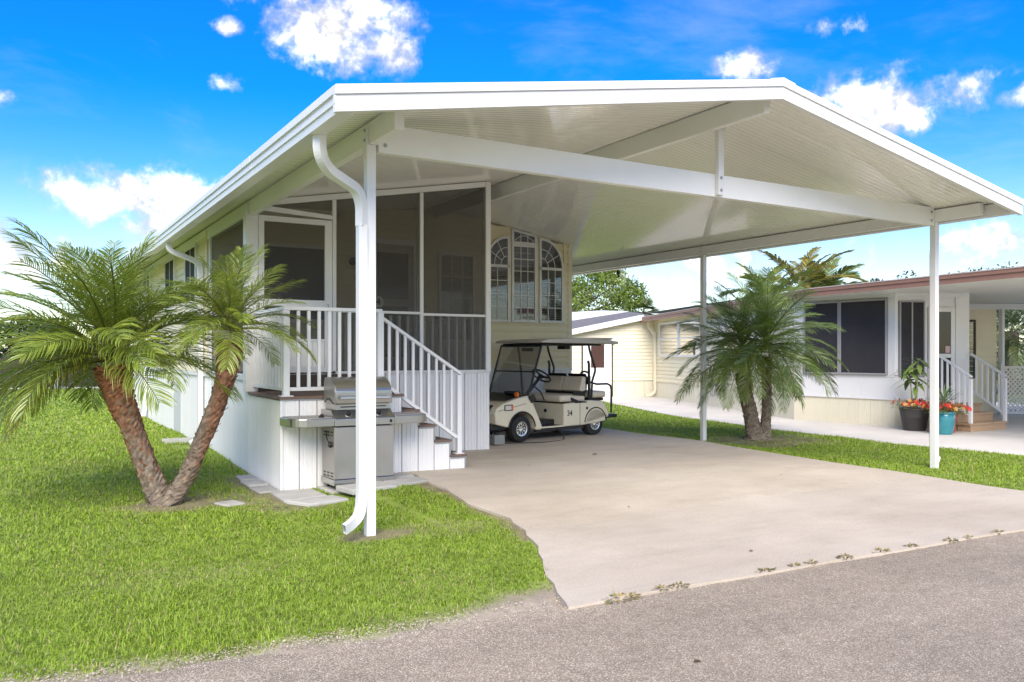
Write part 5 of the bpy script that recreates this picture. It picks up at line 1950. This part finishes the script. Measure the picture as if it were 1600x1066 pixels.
lap_siding(nb_, A0, B0, .57, 2.80, NSIDING, .125, clip=clipA)
skirt_wall(nb_, A0, B0, 0.0, .545, .35, NSKIRT, rib=.07)
wl = MB(TA)
wl.prism([(0, 0), (LA - .05, 0), (LA - .05, 2.86), (0, 1.855)], -.14, -.03, 'y')
wl.build("wall", TRIM_C, nb_)
MB(TB).box(.05, LB + .0, -.14, -.03, 0, 2.70).build("wall", TRIM_C, nb_)
# shed roof over the wing: white fascia, shingles, white top edge
def za(u):
    return 1.74 + .205 * u


mb = MB(TA)
pts = [(-.3, za(-.3)), (LA - .30, za(LA - .30)), (LA - .30, za(LA - .30) + .19), (-.3, za(-.3) + .19)]
mb.add([(u, .30, z) for u, z in pts] + [(u, .26, z) for u, z in pts], [(0, 1, 2, 3), (7, 6, 5, 4), (0, 4, 5, 1), (1, 5, 6, 2), (2, 6, 7, 3), (3, 7, 4, 0)])
mb.build("wing_fascia", FASCIA, nb_)
mb = MB(TA)
mb.add([(-.3, .26, za(-.3) + .185), (LA - .3, .26, za(LA - .3) + .185), (LA - .3, -2.2, za(LA - .3) + .38), (-.3, -2.2, za(-.3) + .60)], [(0, 1, 2, 3)])
mb.add([(-.3, .26, za(-.3) + .12), (LA - .3, .26, za(LA - .3) + .12), (LA - .3, -2.2, za(LA - .3) + .32), (-.3, -2.2, za(-.3) + .53)], [(0, 1, 2, 3)])
mb.build("wing_roof", SHINGLE, nb_)
mb = MB(TA)
mb.add([(-.3, -2.2, za(-.3) + .61), (LA - .3, -2.2, za(LA - .3) + .39), (LA - .3, -6, za(LA - .3) + .62), (-.3, -6, za(-.3) + 1.35),
        (-.3, -2.2, za(-.3) + .54), (LA - .3, -2.2, za(LA - .3) + .33)], [(0, 1, 2, 3), (0, 4, 5, 1)])
mb.build("white_roof", ROOFM, nb_)
# wing door
du0 = (Vector((16.80, 23.41)) - Vector(A0)).length
dw = MB(TA)
dw.box(du0, du0 + .05, .015, .06, .02, 1.99)
dw.box(du0 + 1.06, du0 + 1.11, .015, .06, .02, 1.99)
dw.box(du0, du0 + 1.11, .015, .061, 1.9905, 2.04)
dd_ = dw.build("door", mat("dark door frame", (.05, .04, .035), .5), nb_)
MB(TA).box(du0 + .051, du0 + 1.059, .02, .045, .02, 1.99).build("door_leaf", WHITE, dd_)
MB(TA).box(du0 + .33, du0 + .80, .0455, .05, 1.02, 1.85).build("pane", mat("brown door glass", (.07, .035, .03), .1), dd_)
MB(TA).box(LA - 1.55, LA - 1.43, .015, .09, 1.85, 2.02).build("wall_lamp", WHITE, nb_, bevel=.02)
# long wall windows
for (u0, u1) in ((.80, 2.55), (2.75, 4.50), (6.2, 7.2)):
    window_unit(nb_, TB, u0, u1, 1.47, 2.48, 1, 1, blinds=False, mid=2.0, fw=.07)
MB(TB).box(.02, .10, -.02, .02, 0, 2.7).build("corner_trim", TRIM_C, nb_)
dsp = MB()
q = [TB((.28, .28, 2.62)), TB((.28, .28, 2.45)), TB((.28, .10, 2.22)), TB((.28, .07, 2.1)), TB((.28, .07, .22)), TB((.28, .16, .10)), TB((.28, .4, .06))]
downspout(q, nb_, Vector(TB((1, 0, 0))) - Vector(TB((0, 0, 0))), rect=(.10, .09)).data.materials[0] = TRIM_C
mt = MB(TB).box(5.70, 5.98, .02, .14, .50, .66).build("meter_box", GALV, nb_, bevel=.01)
MB(TB).lathe([(.075, 0.14), (.075, .19), (.05, .22), (0, .22)], 14, (5.80, 0, .68), 'y').build("meter_dial", GLASS, mt, smooth=True)
MB(TB).tube([(5.72, .06, .50), (5.72, .06, .34), (5.62, .10, .30), (5.55, .10, .38)], .016, 8).build("hose_bib", GALV, mt)
# sunroom
S0, S1, S2 = (15.17, 12.9), (15.38, 10.53), (16.86, 9.86)
for (p0, p1, wins) in ((S0, S1, [(.32, 1.12), (1.20, 2.20)]), (S1, S2, [(.10, .60)])):
    T = frame(p0, p1)
    L = T.length
    skirt_wall(nb_, p0, p1, 0.0, .555, .26, NSKIRT, rib=.052)
    if p0 == S0:
        skirt_wall(nb_, p0, p1, .60, 1.02, .8, WHITE, name="wall_panel", rib=.8)
    else:
        skirt_wall(nb_, p0, (T((.66, 0, 0))[0], T((.66, 0, 0))[1]), .60, 1.02, .66, WHITE, name="wall_panel", rib=.66)
    MB(T).box(0, L, -.12, -.02, .0, 2.74).build("wall", WHITE, nb_)
    b = MB(T)
    b.box(-.0, L if p0 == S0 else .66, 0.0, .03, .556, .60)
    b.box(0.0, L, -.019, .02, 2.66, 2.76)
    if p0 == S0:
        b.box(0, L, -.019, .012, 1.0205, 1.06)
        b.box(0, .28, -.019, .01, 1.061, 2.66)
        b.box(L - .14, L, -.019, .012, 1.061, 2.66)
    else:
        b.box(0, .07, -.019, .012, 1.061, 2.66)
        b.box(.64, .70, -.019, .012, .601, 2.66)
        b.box(L - .30, L, -.019, .012, .45, 2.66)
        b.box(.071, .639, -.019, .012, 2.58, 2.659)
    b.build("trim", WHITE, nb_, bevel=.004)
    for (u0, u1) in wins:
        if p0 == S0:
            w_ = window_unit(nb_, T, u0, u1, 1.10, 2.60, 1, 1, blinds=False, fm=GREYFR, fw=.035, glass=SHADEM)
        else:
            w_ = window_unit(nb_, T, u0 + .01, u1, 1.08, 2.55, 2, 1, blinds=False, fm=GREYFR, fw=.03, glass=SHADEM, grid=.03)
T = frame(S1, S2)
sdr = MB(T)
u0, u1 = .72, 1.30
sdr.box(u0, u0 + .09, -.018, .03, .58, 2.45)
sdr.box(u1 - .09, u1, -.018, .03, .58, 2.45)
sdr.box(u0 + .0905, u1 - .0905, -.018, .029, 2.36, 2.45)
sdr.box(u0 + .0905, u1 - .0905, -.018, .029, 1.42, 1.50)
sdr.box(u0 + .0905, u1 - .0905, -.018, .029, .58, .66)
sdo2 = sdr.build("storm_door", WHITE, nb_, bevel=.004)
MB(T).box(u0 + .091, u1 - .091, .004, .010, 1.501, 2.359).build("pane", mat("dark storm glass", (.03, .03, .035), .04), sdo2)
MB(T).box(u0 + .091, u1 - .091, .004, .010, .661, 1.419).build("pane", SHADEM, sdo2)
MB(T).box(u1 - .20, u1 - .10, .0105, .012, 1.52, 1.66).build("notice", mat("pink paper notice", (.60, .42, .42), .8), sdo2)
# recessed wall beyond the entry
RC0, RC1 = (19.6, 11.95), (20.75, 11.45)
lap_siding(nb_, RC0, RC1, .3, 2.72, NSIDING, .125)
T = frame(RC0, RC1)
MB(T).box(-1.6, T.length, -.12, -.02, 0, 2.72).build("wall", TRIM_C, nb_)
window_unit(nb_, T, .15, .62, .95, 2.28, 1, 2, blinds=False, fm=mat("dark bronze frame", (.04, .035, .03), .5), fw=.05)
MB().box(20.78, 20.88, 11.32, 11.42, 0, 2.60).build("porch_post", WHITE, nb_, bevel=.004)
MB().bar((20.0, 11.80, 2.66), (24.5, 9.6, 2.66), .10, .14).build("porch_beam", WHITE, nb_)
# main roof with brown edge
FA, FB, FC, FD = (18.75, 22.62), (14.72, 12.1), (13.95, 7.24), (13.45, 4.0)
zf = 2.745
outer = [FA, FB, FC, FD]
inn = [(25, 20.5), (21.6, 12.0), (25.2, 9.2), (25.0, 3.0)]
rm = MB()
for (a, b2, c, d) in ((FA, FB, inn[1], inn[0]), (FB, FC, inn[2], inn[1]), (FC, FD, inn[3], inn[2])):
    rm.add([(a[0], a[1], zf), (b2[0], b2[1], zf), (c[0], c[1], zf), (d[0], d[1], zf), (a[0], a[1], zf + .16), (b2[0], b2[1], zf + .16), (c[0], c[1], zf + .20), (d[0], d[1], zf + .20)],
           [(3, 2, 1, 0), (4, 5, 6, 7)])
rm.build("roof", mat("white roof sheet", (.72, .71, .67), .5, var=.05), nb_)
zs_ = [2.60, 2.735, 2.735, 2.735]
for i in range(3):
    a, b2 = outer[i], outer[i + 1]
    for (lo, hi, off_, m_) in ((0, .09, 0.0, FASB), (.091, .155, -.02, FASB), (.156, .175, -.03, mat("pale drip edge", (.62, .50, .42), .5))):
        T = frame(a, b2)
        L = T.length
        mb = MB(T)
        za_, zb_ = zs_[i], zs_[i + 1]
        pts = [(-.01, za_ + lo), (L + .01, zb_ + lo), (L + .01, zb_ + hi), (-.01, za_ + hi)]
        mb.add([(u, .03 - off_, z) for u, z in pts] + [(u, 0, z) for u, z in pts], [(0, 1, 2, 3), (7, 6, 5, 4), (0, 4, 5, 1), (1, 5, 6, 2), (2, 6, 7, 3), (3, 7, 4, 0)])
        mb.build("roof_edge", m_, nb_)

# entry steps of the neighbour
ns = thing("entry_steps", "three weathered brown wooden steps with white railings at the neighbouring door", "steps", (16.2, 9.4, 0))
TXs = [(9.10, .17), (9.36, .335), (9.60, .50)]
for i, (y, z) in enumerate(TXs):
    MB().box(15.58, 16.86, y - .02, (TXs[i + 1][0] + .02) if i < 2 else 10.1, z - .035, z).build("tread", WOOD, ns, bevel=.005)
    MB().box(15.62, 16.83, y, y + .025, (TXs[i - 1][1] + .001 if i else 0.013), z - .036).build("riser", WOOD, ns)
    for x in (15.62, 16.81):
        MB().box(x, x + .02, y + .026, (TXs[i + 1][0] if i < 2 else 10.0), 0.013, z - .036).build("side_board", WOOD, ns)
for x in (15.64, 16.82):
    pst = MB().box(x - .03, x + .03, 9.085, 9.145, .171, 1.02).build("railing_post", WHITE, ns, bevel=.004)
    yt = 9.80
    MB().bar((x, 9.09, 1.055), (x, yt, 1.50), .05, .04).build("hand_rail", WHITE, ns, bevel=.004)
    MB().bar((x, 9.146, .33), (x, yt, .77), .035, .035).build("bottom_rail", WHITE, ns)
    for k in range(1, 6):
        y = 9.115 + (yt - 9.115) * k / 6
        zz = 1.055 + .445 * k / 6
        MB().box(x - .015, x + .015, y - .015, y + .015, zz - .73, zz - .02).build("baluster", WHITE, ns)

# ================================================================== potted plants
def leaf_blade(mb, C, base, d, up, L, W, col_, droop=.4, seg=4, fold=.15):
    d, up = Vector(d).normalized(), Vector(up)
    s = d.cross(up)
    if s.length < 1e-3:
        s = Vector((1, 0, 0))
    s.normalize()
    vs, fs = [], []
    for i in range(seg + 1):
        t = i / seg
        p = Vector(base) + d * L * t + Vector((0, 0, -droop * L * t * t))
        w = W * math.sin(math.pi * (.08 + .92 * t)) if i < seg else 0.001
        vs += [p - s * w / 2, p + s * w / 2]
        if i:
            a = 2 * (i - 1)
            fs.append((a, a + 1, a + 3, a + 2))
    mb.add(vs, fs)
    C += [col_] * len(vs)


def pot(loc, prof, m, name, label, cat):
    t = thing(name, label, cat, loc)
    MB().lathe(prof, 28, loc, 'z').build("pot", m, t, smooth=True)
    rtop = prof[-1][0]
    MB().lathe([(rtop * .96, prof[-1][1] - .03), (0.001, prof[-1][1] - .025)], 20, loc, 'z', cap=False).build("soil", SOIL, t)
    return t


def flowers(t, loc, z, r0, n, seed, cols):
    r = random.Random(seed)
    fol, C = MB(), []
    for k in range(n * 7):
        a, rr = r.uniform(0, 6.28), r0 * math.sqrt(r.random()) * 1.25
        h = z + r.uniform(-.06, .13) * (1 - .4 * rr / r0)
        g = r.uniform(.7, 1.2)
        leaf_blade(fol, C, (loc[0] + rr * math.cos(a), loc[1] + rr * math.sin(a), h), (math.cos(a) + r.uniform(-.8, .8), math.sin(a) + r.uniform(-.8, .8), r.uniform(-.1, .8)), (0, 0, 1),
                   r.uniform(.05, .09), .03, (.20 * g, .25 * g, .05), .3, 3)
    fol.build("foliage", PLANTL, t, tint=np.array(C))
    for j in range(n):
        a, rr = r.uniform(0, 6.28), r0 * math.sqrt(r.random()) * 1.35
        c = Vector((loc[0] + rr * math.cos(a), loc[1] + rr * math.sin(a), z + r.uniform(.0, .15) * (1 - .5 * rr / r0)))
        mb = MB()
        c.z += .045
        nv = Vector((math.cos(a) + r.uniform(-.6, .6), math.sin(a) + r.uniform(-.6, .6), r.uniform(.2, .9))).normalized()
        ex = nv.orthogonal().normalized()
        ey = nv.cross(ex)
        for k in range(5):
            b2 = 2 * math.pi * k / 5
            mb.add([c, c + (ex * math.cos(b2 - .5) + ey * math.sin(b2 - .5)) * .034 + nv * .012, c + (ex * math.cos(b2) + ey * math.sin(b2)) * .048 + nv * .008, c + (ex * math.cos(b2 + .5) + ey * math.sin(b2 + .5)) * .034 + nv * .012], [(0, 1, 2, 3)])
        mb.build("flower", cols[j % len(cols)], t)


def add_broad(t, loc, z, seed, H=.75):
    r = random.Random(seed)
    st = MB()
    mb, C = MB(), []
    for j in range(3):
        a = j * 2.1 + .3
        top = Vector((loc[0] + .10 * math.cos(a), loc[1] + .10 * math.sin(a), z + H * (.62 + .16 * j)))
        st.tube([(loc[0] + .03 * math.cos(a), loc[1] + .03 * math.sin(a), z), (loc[0] + .06 * math.cos(a), loc[1] + .06 * math.sin(a), z + H * .35), top], [.018, .015, .010], 7)
        for k in range(15):
            b2 = k * 2.4 + j
            el = r.uniform(-.35, .95)
            g = r.uniform(.7, 1.3)
            leaf_blade(mb, C, top + Vector((0, 0, -k * .018)), (math.cos(b2), math.sin(b2), el), (0, 0, 1), r.uniform(.28, .42), .10, (.19 * g, .28 * g, .09), .45, 5)
    st.build("stem", mat("pale stem", (.30, .30, .20), .7), t, smooth=True)
    mb.build("leaves", PLANTL, t, tint=np.array(C))


pt1 = pot((15.02, 9.86, .012), [(.19, 0), (.205, .02), (.245, .26), (.25, .265), (.25, .29), (.272, .40), (.28, .405), (.28, .44), (.262, .44)], POTG, "charcoal_planter", "charcoal banded planter with tall leafy plant and red petunias by the sunroom", "planter")
add_broad(pt1, (15.02, 9.86), .42, 5, 1.05)
flowers(pt1, (15.02, 9.86), .47, .32, 48, 2, [PETAL, PETAL, PETALY])
pt2 = pot((14.78, 9.12, .012), [(.13, 0), (.15, .01), (.19, .20), (.195, .36), (.185, .38), (.205, .385), (.205, .42), (.19, .42)], POTT, "teal_planter", "glossy teal pot with a spiky plant behind the right front post", "planter")
r = random.Random(4)
mb, C = MB(), []
for k in range(46):
    a = k * 2.4
    el = r.uniform(.15, 1.5)
    g = r.uniform(.7, 1.25)
    leaf_blade(mb, C, (14.78, 9.12, .50 + .18 * r.random()), (math.cos(a), math.sin(a), el), (0, 0, 1), r.uniform(.36, .55), .026, (.16 * g, .24 * g, .10), .16, 5)
mb.build("spiky_leaves", PLANTL, pt2, tint=np.array(C))
MB().tube([(14.78, 9.12, .38), (14.78, 9.12, .66)], [.035, .03], 8).build("stem", BARK, pt2)
flowers(pt2, (14.78, 9.12), .45, .25, 24, 8, [PETALY, PETAL])
pt3 = pot((15.15, 9.28, .012), [(.12, 0), (.13, .01), (.165, .25), (.175, .30), (.185, .305), (.185, .34), (.17, .34)], POTR, "red_planter", "red glazed pot of red and yellow petunias beside the wooden steps", "planter")
flowers(pt3, (15.15, 9.28), .40, .30, 44, 12, [PETAL, PETAL, PETALY])

# lattice fence at the right edge
lf = thing("lattice_fence", "white diagonal lattice fence panel beyond the neighbouring steps", "fence", (21.2, 10.9, 0))
L0, L1 = (20.45, 11.2), (23.2, 9.7)
T = frame(L0, L1)
LL = T.length
H_ = 1.2
for (u0_, u1_, z0_, z1_, nm) in ((0, .07, 0, H_ + .06, "fence_post"), (LL - .07, LL, 0, H_ + .06, "fence_post"), (LL * .5 - .035, LL * .5 + .035, 0, H_ + .06, "fence_post"), (.0705, LL - .0705, H_ - .05, H_, "top_rail"), (.0705, LL - .0705, .05, .10, "bottom_rail")):
    MB(T).box(u0_, u1_, -.012 if "rail" in nm else -.035, .03 if "rail" in nm else .035, z0_, z1_).build(nm, LATT, lf)
step = .115
for sgn in (1, -1):
    c = -H_ if sgn > 0 else 0
    while c < LL + H_:
        # line u = c + sgn*(z)  clipped
        z0_, z1_ = .10, H_ - .05
        ua, ub = (c + z0_, c + z1_) if sgn > 0 else (c - z0_ + 0, c - z1_)
        pts = []
        za2, zb2 = z0_, z1_
        def at_u(u):
            return (u - c) * sgn
        lo, hi = .07, LL - .07
        if sgn > 0:
            if ua < lo:
                za2, ua = at_u(lo), lo
            if ub > hi:
                zb2, ub = at_u(hi), hi
        else:
            if ua > hi:
                za2, ua = at_u(hi), hi
            if ub < lo:
                zb2, ub = at_u(lo), lo
        if zb2 - za2 > .03 and lo - .001 <= min(ua, ub) and max(ua, ub) <= hi + .001:
            n0 = .006 if sgn > 0 else -.006
            p0 = Vector(T((ua, n0, za2)))
            p1 = Vector(T((ub, n0, zb2)))
            nrm = Vector(T((0, 1, 0))) - Vector(T((0, 0, 0)))
            MB().bar(p0, p1, .035, .008, up=nrm).build("slat", LATT, lf)
        c += step


# ================================================================== trees and far things
def leaf_cloud(parent, name, centers, n, size, m, cols, seed, flat=.6):
    r = np.random.default_rng(seed)
    cs = np.array([c[:3] for c in centers], float)
    rad = np.array([c[3] for c in centers], float)
    wts = rad ** 2
    idx = r.choice(len(cs), n, p=wts / wts.sum())
    d = r.normal(size=(n, 3))
    d /= np.linalg.norm(d, axis=1)[:, None]
    rr = rad[idx] * (r.uniform(.35, 1.08, n) ** .6)
    P = cs[idx] + d * rr[:, None] * np.array([1, 1, .8])
    a = r.normal(size=(n, 3))
    a /= np.linalg.norm(a, axis=1)[:, None]
    b = np.cross(a, r.normal(size=(n, 3)))
    b /= np.linalg.norm(b, axis=1)[:, None]
    s = size * r.uniform(.6, 1.4, n)[:, None]
    V = np.stack([P - a * s, P - b * s * .45, P + a * s, P + b * s * .45], 1).reshape(-1, 3)
    off = np.array(world_loc(parent))
    f = np.arange(n * 4).reshape(n, 4)
    k = r.uniform(0, 1, n)[:, None]
    clump = r.uniform(.75, 1.25, len(cs))[idx][:, None]
    C = (np.array(cols[0]) * k + np.array(cols[1]) * (1 - k)) * clump
    me = bpy.data.meshes.new(name)
    me.from_pydata((V - off).tolist(), [], f.tolist())
    set_tint(me, np.repeat(C, 4, axis=0))
    me.materials.append(m)
    o = bpy.data.objects.new(name, me)
    col.objects.link(o)
    o.parent = parent
    return o


def tree(name, label, x, y, h, r0, seed, m, cols, n=9000, size=.13, nc=34, low=.35, group=None, cat="tree"):
    t = thing(name, label, cat, (x, y, 0), group=group)
    r = random.Random(seed)
    cen = []
    for k in range(nc):
        a, e = r.uniform(0, 6.28), r.uniform(-.9, 1.0)
        q = r.random() ** .5
        rad = r0 * r.uniform(.16, .30)
        cen.append((x + r0 * q * math.cos(a) * (1 - .35 * max(e, 0)), y + r0 * q * math.sin(a) * (1 - .35 * max(e, 0)), h * (1 + low) / 2 + e * h * (1 - low) / 2 * .85, rad))
    tr = MB()
    tr.tube([(x, y, -.1), (x + .1, y, h * .2), (x, y + .1, h * .45), (x, y, h * .7)], [h * .035, h * .028, h * .02, h * .008], 9)
    tr.build("trunk", BARK, t, smooth=True)
    lb = MB()
    for c in cen[::2]:
        lb.tube([(x, y, h * r.uniform(.22, .5)), ((x + c[0]) / 2, (y + c[1]) / 2, (h * .4 + c[2]) / 2 + .2), c[:3]], [h * .012, h * .008, .02], 6)
    lb.build("limbs", BARK, t)
    leaf_cloud(t, "crown", cen, n, size, m, cols, seed)
    return t


BR = ((.21, .28, .035), (.10, .16, .025))
DK = ((.075, .115, .035), (.035, .065, .02))
tree("leafy_tree", "bright green leafy tree rising behind the neighbouring wing roof", 28.8, 42.3, 7.6, 4.7, 4, TREEL, BR, 30000, .095, 60, .2)
tree("sparse_tree", "thin treetop just showing above the brown roof edge", 39.5, 26.5, 5.9, 2.8, 14, TREED, ((.10, .13, .06), (.06, .085, .04)), 1600, .10, 22, .45)
tree("sparse_tree", "distant pale treetop behind the right front post", 46.5, 26.5, 6.2, 3.2, 15, TREED, ((.11, .14, .07), (.06, .085, .04)), 2000, .10, 24, .45)


def feather_palm(name, label, x, y, h, seed, m, L, leaf, nfr, tints, yellow=.0, lean=(0, 0), wid=.03, tr=.12, group=None, el_lo=-35, np_=34, droops=(.5, .9, 1.3)):
    t = thing(name, label, "palm tree", (x, y, 0), group=group)
    MB().tube([(x, y, -.1), (x + lean[0] * .4, y + lean[1] * .4, h * .5), (x + lean[0], y + lean[1], h)], [tr * 1.3, tr, tr * .9], 10).build("trunk", BARK, t, smooth=True)
    ps = proto_set(t, m, L, leaf, np_, seed, tints, yellow, wid=wid, droops=droops)
    crown(t, (x + lean[0], y + lean[1], h), ps, nfr, seed, 1.0, el_lo=el_lo)
    for o in ps:
        bpy.data.objects.remove(o)
    return t


AR = ((.13, .20, .045), (.21, .25, .06))
feather_palm("areca_palm", "tall areca palm with arching fronds above the neighbouring roof", 28.6, 22.7, 3.95, 301, ARECA, 2.4, .60, 18, AR, .05, wid=.075, el_lo=5, np_=30, droops=(.7, 1.1, 1.5), tr=.09)
feather_palm("areca_palm", "yellowing areca palm left of the tall one behind the roof", 26.4, 22.2, 4.0, 321, ARECA, 2.4, .58, 18, ((.15, .15, .04), (.20, .16, .04)), .25, wid=.07, el_lo=0, np_=30, droops=(.7, 1.1, 1.5), tr=.09)
feather_palm("areca_palm", "green areca palm directly behind the date palm's crown", 24.2, 21.8, 3.5, 341, ARECA, 2.1, .55, 14, AR, .05, wid=.07, el_lo=0, np_=30, droops=(.6, 1.0, 1.4), tr=.09)
feather_palm("date_palm", "leaning date palm behind the lattice fence at the right edge", 33.6, 18.1, 2.35, 361, PALMD, 2.6, .5, 44, ((.07, .11, .035), (.11, .14, .05)), .02, lean=(.5, .1), wid=.03, tr=.28, np_=44)
feather_palm("date_palm", "short palm half hidden past the right edge of the lattice fence", 37.5, 16.6, 1.9, 381, PALMD, 2.4, .5, 34, ((.09, .12, .03), (.14, .15, .05)), .06, wid=.03, tr=.24, np_=40)


def fan_palm(x, y, h, seed):
    t = thing("fan_palm", "small fan palm top peeking over the roof junction", "palm tree", (x, y, 0))
    MB().tube([(x, y, -.1), (x, y, h)], [.2, .16], 10).build("trunk", BARK, t, smooth=True)
    r = random.Random(seed)
    for k in range(26):
        mb, C = MB(), []
        az, el = k * 2.4, r.uniform(-.5, 1.3)
        d = Vector((math.cos(az) * math.cos(el), math.sin(az) * math.cos(el), math.sin(el)))
        s = d.cross(Vector((0, 0, 1))).normalized()
        u = s.cross(d)
        c = Vector((x, y, h)) + d * .7
        g = r.uniform(.75, 1.2)
        for j in range(15):
            a = R(-95 + 190 * j / 14)
            dd = d * math.cos(a) + s * math.sin(a)
            leaf_blade(mb, C, c, dd, u, .75, .10, (.10 * g, .14 * g, .06), .22, 3)
        mb.tube([(x, y, h), c], [.03, .02], 5)
        C += [(.12, .14, .05)] * 10
        mb.build("frond", TREED, t, tint=np.array(C))


fan_palm(37.6, 45.0, 4.35, 8)

# far left: dark fence, pale edging, hedge row
fb = thing("board_fence", "dark board fence along the far end of the left lawn", "fence", (-3, 38.5, 0))
x = -7.0
k = 0
while x < 4.5:
    wv = .30
    MB().box(x, x + wv - .012, 38.5 + .01 * (k % 2), 38.53 + .01 * (k % 2), .06, 1.35 + .02 * (k % 3)).build("fence_board", FENCEB, fb)
    x += wv
    k += 1
MB().box(-7, 4.5, 38.56, 38.62, 1.0, 1.1).build("rail", FENCEB, fb)
x = -2.6
ORD = ["first", "second", "third", "fourth", "fifth", "sixth", "seventh", "eighth", "ninth", "tenth", "eleventh", "twelfth"]
for k in range(6):
    L_ = random.uniform(.9, 1.25)
    o = MB().box(x, x + L_ - .03, 37.75, 38.0, -.02, .17 + random.uniform(-.02, .02)).build("edging_block", ROCKW, None, bevel=.03)
    tag(o, "pale edging block at the foot of the dark fence, %s from the right" % ORD[5 - k], "edging block", "pale edging blocks along the far fence")
    x += L_
ut = thing("utility_pedestal", "small grey utility pedestal before the dark fence", "utility box", (1.4, 37.3, 0))
MB().box(1.25, 1.58, 37.2, 37.45, 0, .62).build("case", GALV, ut, bevel=.02)
MB().box(1.23, 1.60, 37.18, 37.47, .621, .68).build("lid", GALV, ut, bevel=.02)
for i, (x, y, h, r0) in enumerate(((-7.0, 43, 3.2, 2.6), (-3.2, 42, 2.5, 2.3), (0.6, 43, 2.9, 2.4), (4.2, 43.5, 2.5, 2.2))):
    tree("hedge_tree", ["tall dark tree behind the far fence", "low dense tree behind the far fence", "dark tree behind the utility pedestal", "small dark tree behind the fence next to the home"][i],
         x, y, h, r0, 60 + i, HEDGEL, DK, 5000, .16, 26, .1, "trees beyond the far fence")

# ================================================================== small things on the ground
sb_ = thing("splash_block", "grey plastic splash block lying in the grass under the side downspout", "splash block", (2.2, 13.9, .09))
z0 = float(zg(2.2, 13.9))
m_ = MB()
m_.box(1.98, 2.40, 13.66, 13.94, z0 + .01, z0 + .025)
m_.box(1.98, 2.40, 13.64, 13.659, z0 + .01, z0 + .07)
m_.box(1.98, 2.40, 13.941, 13.96, z0 + .01, z0 + .07)
m_.box(2.401, 2.42, 13.64, 13.96, z0 + .01, z0 + .07)
m_.build("tray", mat("grey block", (.42, .43, .41), .7, var=.1), sb_)
for i, (x, y, s) in enumerate(((3.17, 4.06, 1.0), (3.50, 4.075, .35), (3.65, 4.07, .55), (4.41, 4.045, .6), (4.68, 4.035, .35), (4.85, 4.03, .42), (5.20, 4.01, .6), (5.58, 3.995, .62), (5.93, 3.975, .42), (6.40, 3.945, .55), (6.62, 3.935, .28), (7.02, 3.92, .4))):
    r = random.Random(90 + i)
    mb, C = MB(), []
    for k in range(int(105 * s)):
        a, rr = r.uniform(0, 6.28), .085 * s * math.sqrt(r.random())
        g = r.uniform(.6, 1.3)
        c = (.30 * g, .22 * g, .06) if r.random() < .7 else (.17 * g, .19 * g, .04)
        leaf_blade(mb, C, (x + 1.5 * rr * math.cos(a), y + .6 * rr * math.sin(a) - .055, .004 + .02 * r.random()), (math.cos(a), math.sin(a) * .6, r.uniform(.1, .9)), (0, 0, 1), r.uniform(.018, .045), .012, c, .3, 3)
    o = mb.build("weed_clump", WEEDM, None, tint=np.array(C))
    tag(o, "%s olive weed clump in the joint of driveway and road, %s from the left" % (["large", "tiny", "small"][0 if s > .7 else (1 if s < .38 else 2)], ORD[i]), "weed", "weeds in the joint of driveway and road")
DRY = mat("dry brown leaf", (.10, .06, .035), .8)
for (x, y, s, lab) in ((6.85, 9.2, .10, "curled dark brown leaf on the driveway in front of the golf cart"), (5.05, 6.25, .035, "tiny dry leaf on the middle of the driveway"), (5.57, 8.87, .04, "tiny brown leaf on the slab near the stairs"),
                    (4.74, 4.42, .045, "small dry leaf on the driveway apron near the road"), (2.85, 3.0, .05, "small dark leaf lying on the road"), (7.9, 6.9, .035, "tiny leaf on the right half of the driveway")):
    z = max(float(zg(x, y)), 0) + .026 if y > 4 else .006
    mb, C = MB(), []
    leaf_blade(mb, C, (x - s * .5, y, z + s * .08), (1, .3, .35), (0, 0, 1), s, s * .5, (.1, .06, .03), .4, 5)
    leaf_blade(mb, C, (x - s * .4, y + s * .15, z + s * .05), (1, -.2, .15), (0, 0, 1), s * .8, s * .35, (.1, .06, .03), .2, 4)
    o = mb.build("dry_leaf", DRY, None)
    tag(o, lab, "leaf", "dry leaves on the paving")
# loose pebbles on the sandy verge
V, F = [], []
for k in range(4200):
    x = random.uniform(-1.6, 3.1)
    yb = float(np.interp(x, [-15, -0.2, 0.5, 2.85], [5.6, 4.45, 4.27, 4.09]))
    y = yb + random.gauss(.03, .09)
    q = random.uniform(.0015, .006) * (1 if random.random() < .95 else 1.8)
    z = max(float(zg(x, y)), .0) + q * .3
    o = len(V)
    h = [q * random.uniform(.7, 1.3) for _ in range(6)]
    V += [(x + h[0], y, z), (x, y + h[1], z), (x - h[2], y, z), (x, y - h[3], z), (x, y, z + h[4] * .8), (x, y, z - h[5] * .5)]
    F += [(o + a, o + b, o + c) for a, b, c in ((0, 1, 4), (1, 2, 4), (2, 3, 4), (3, 0, 4), (1, 0, 5), (2, 1, 5), (3, 2, 5), (0, 3, 5))]
me = bpy.data.meshes.new("gravel")
me.from_pydata(V, [], F)
me.materials.append(SAND)
o = bpy.data.objects.new("gravel", me)
col.objects.link(o)
struct(o, 'stuff')
# twig by the stairs
tw = MB().tube([(3.98, 8.92, .088), (4.10, 9.0, .095), (4.24, 9.04, .092)], [.010, .012, .006], 6).build("twig", DRY, None)
tag(tw, "short dark stick on the concrete at the foot of the stair stringer", "stick")
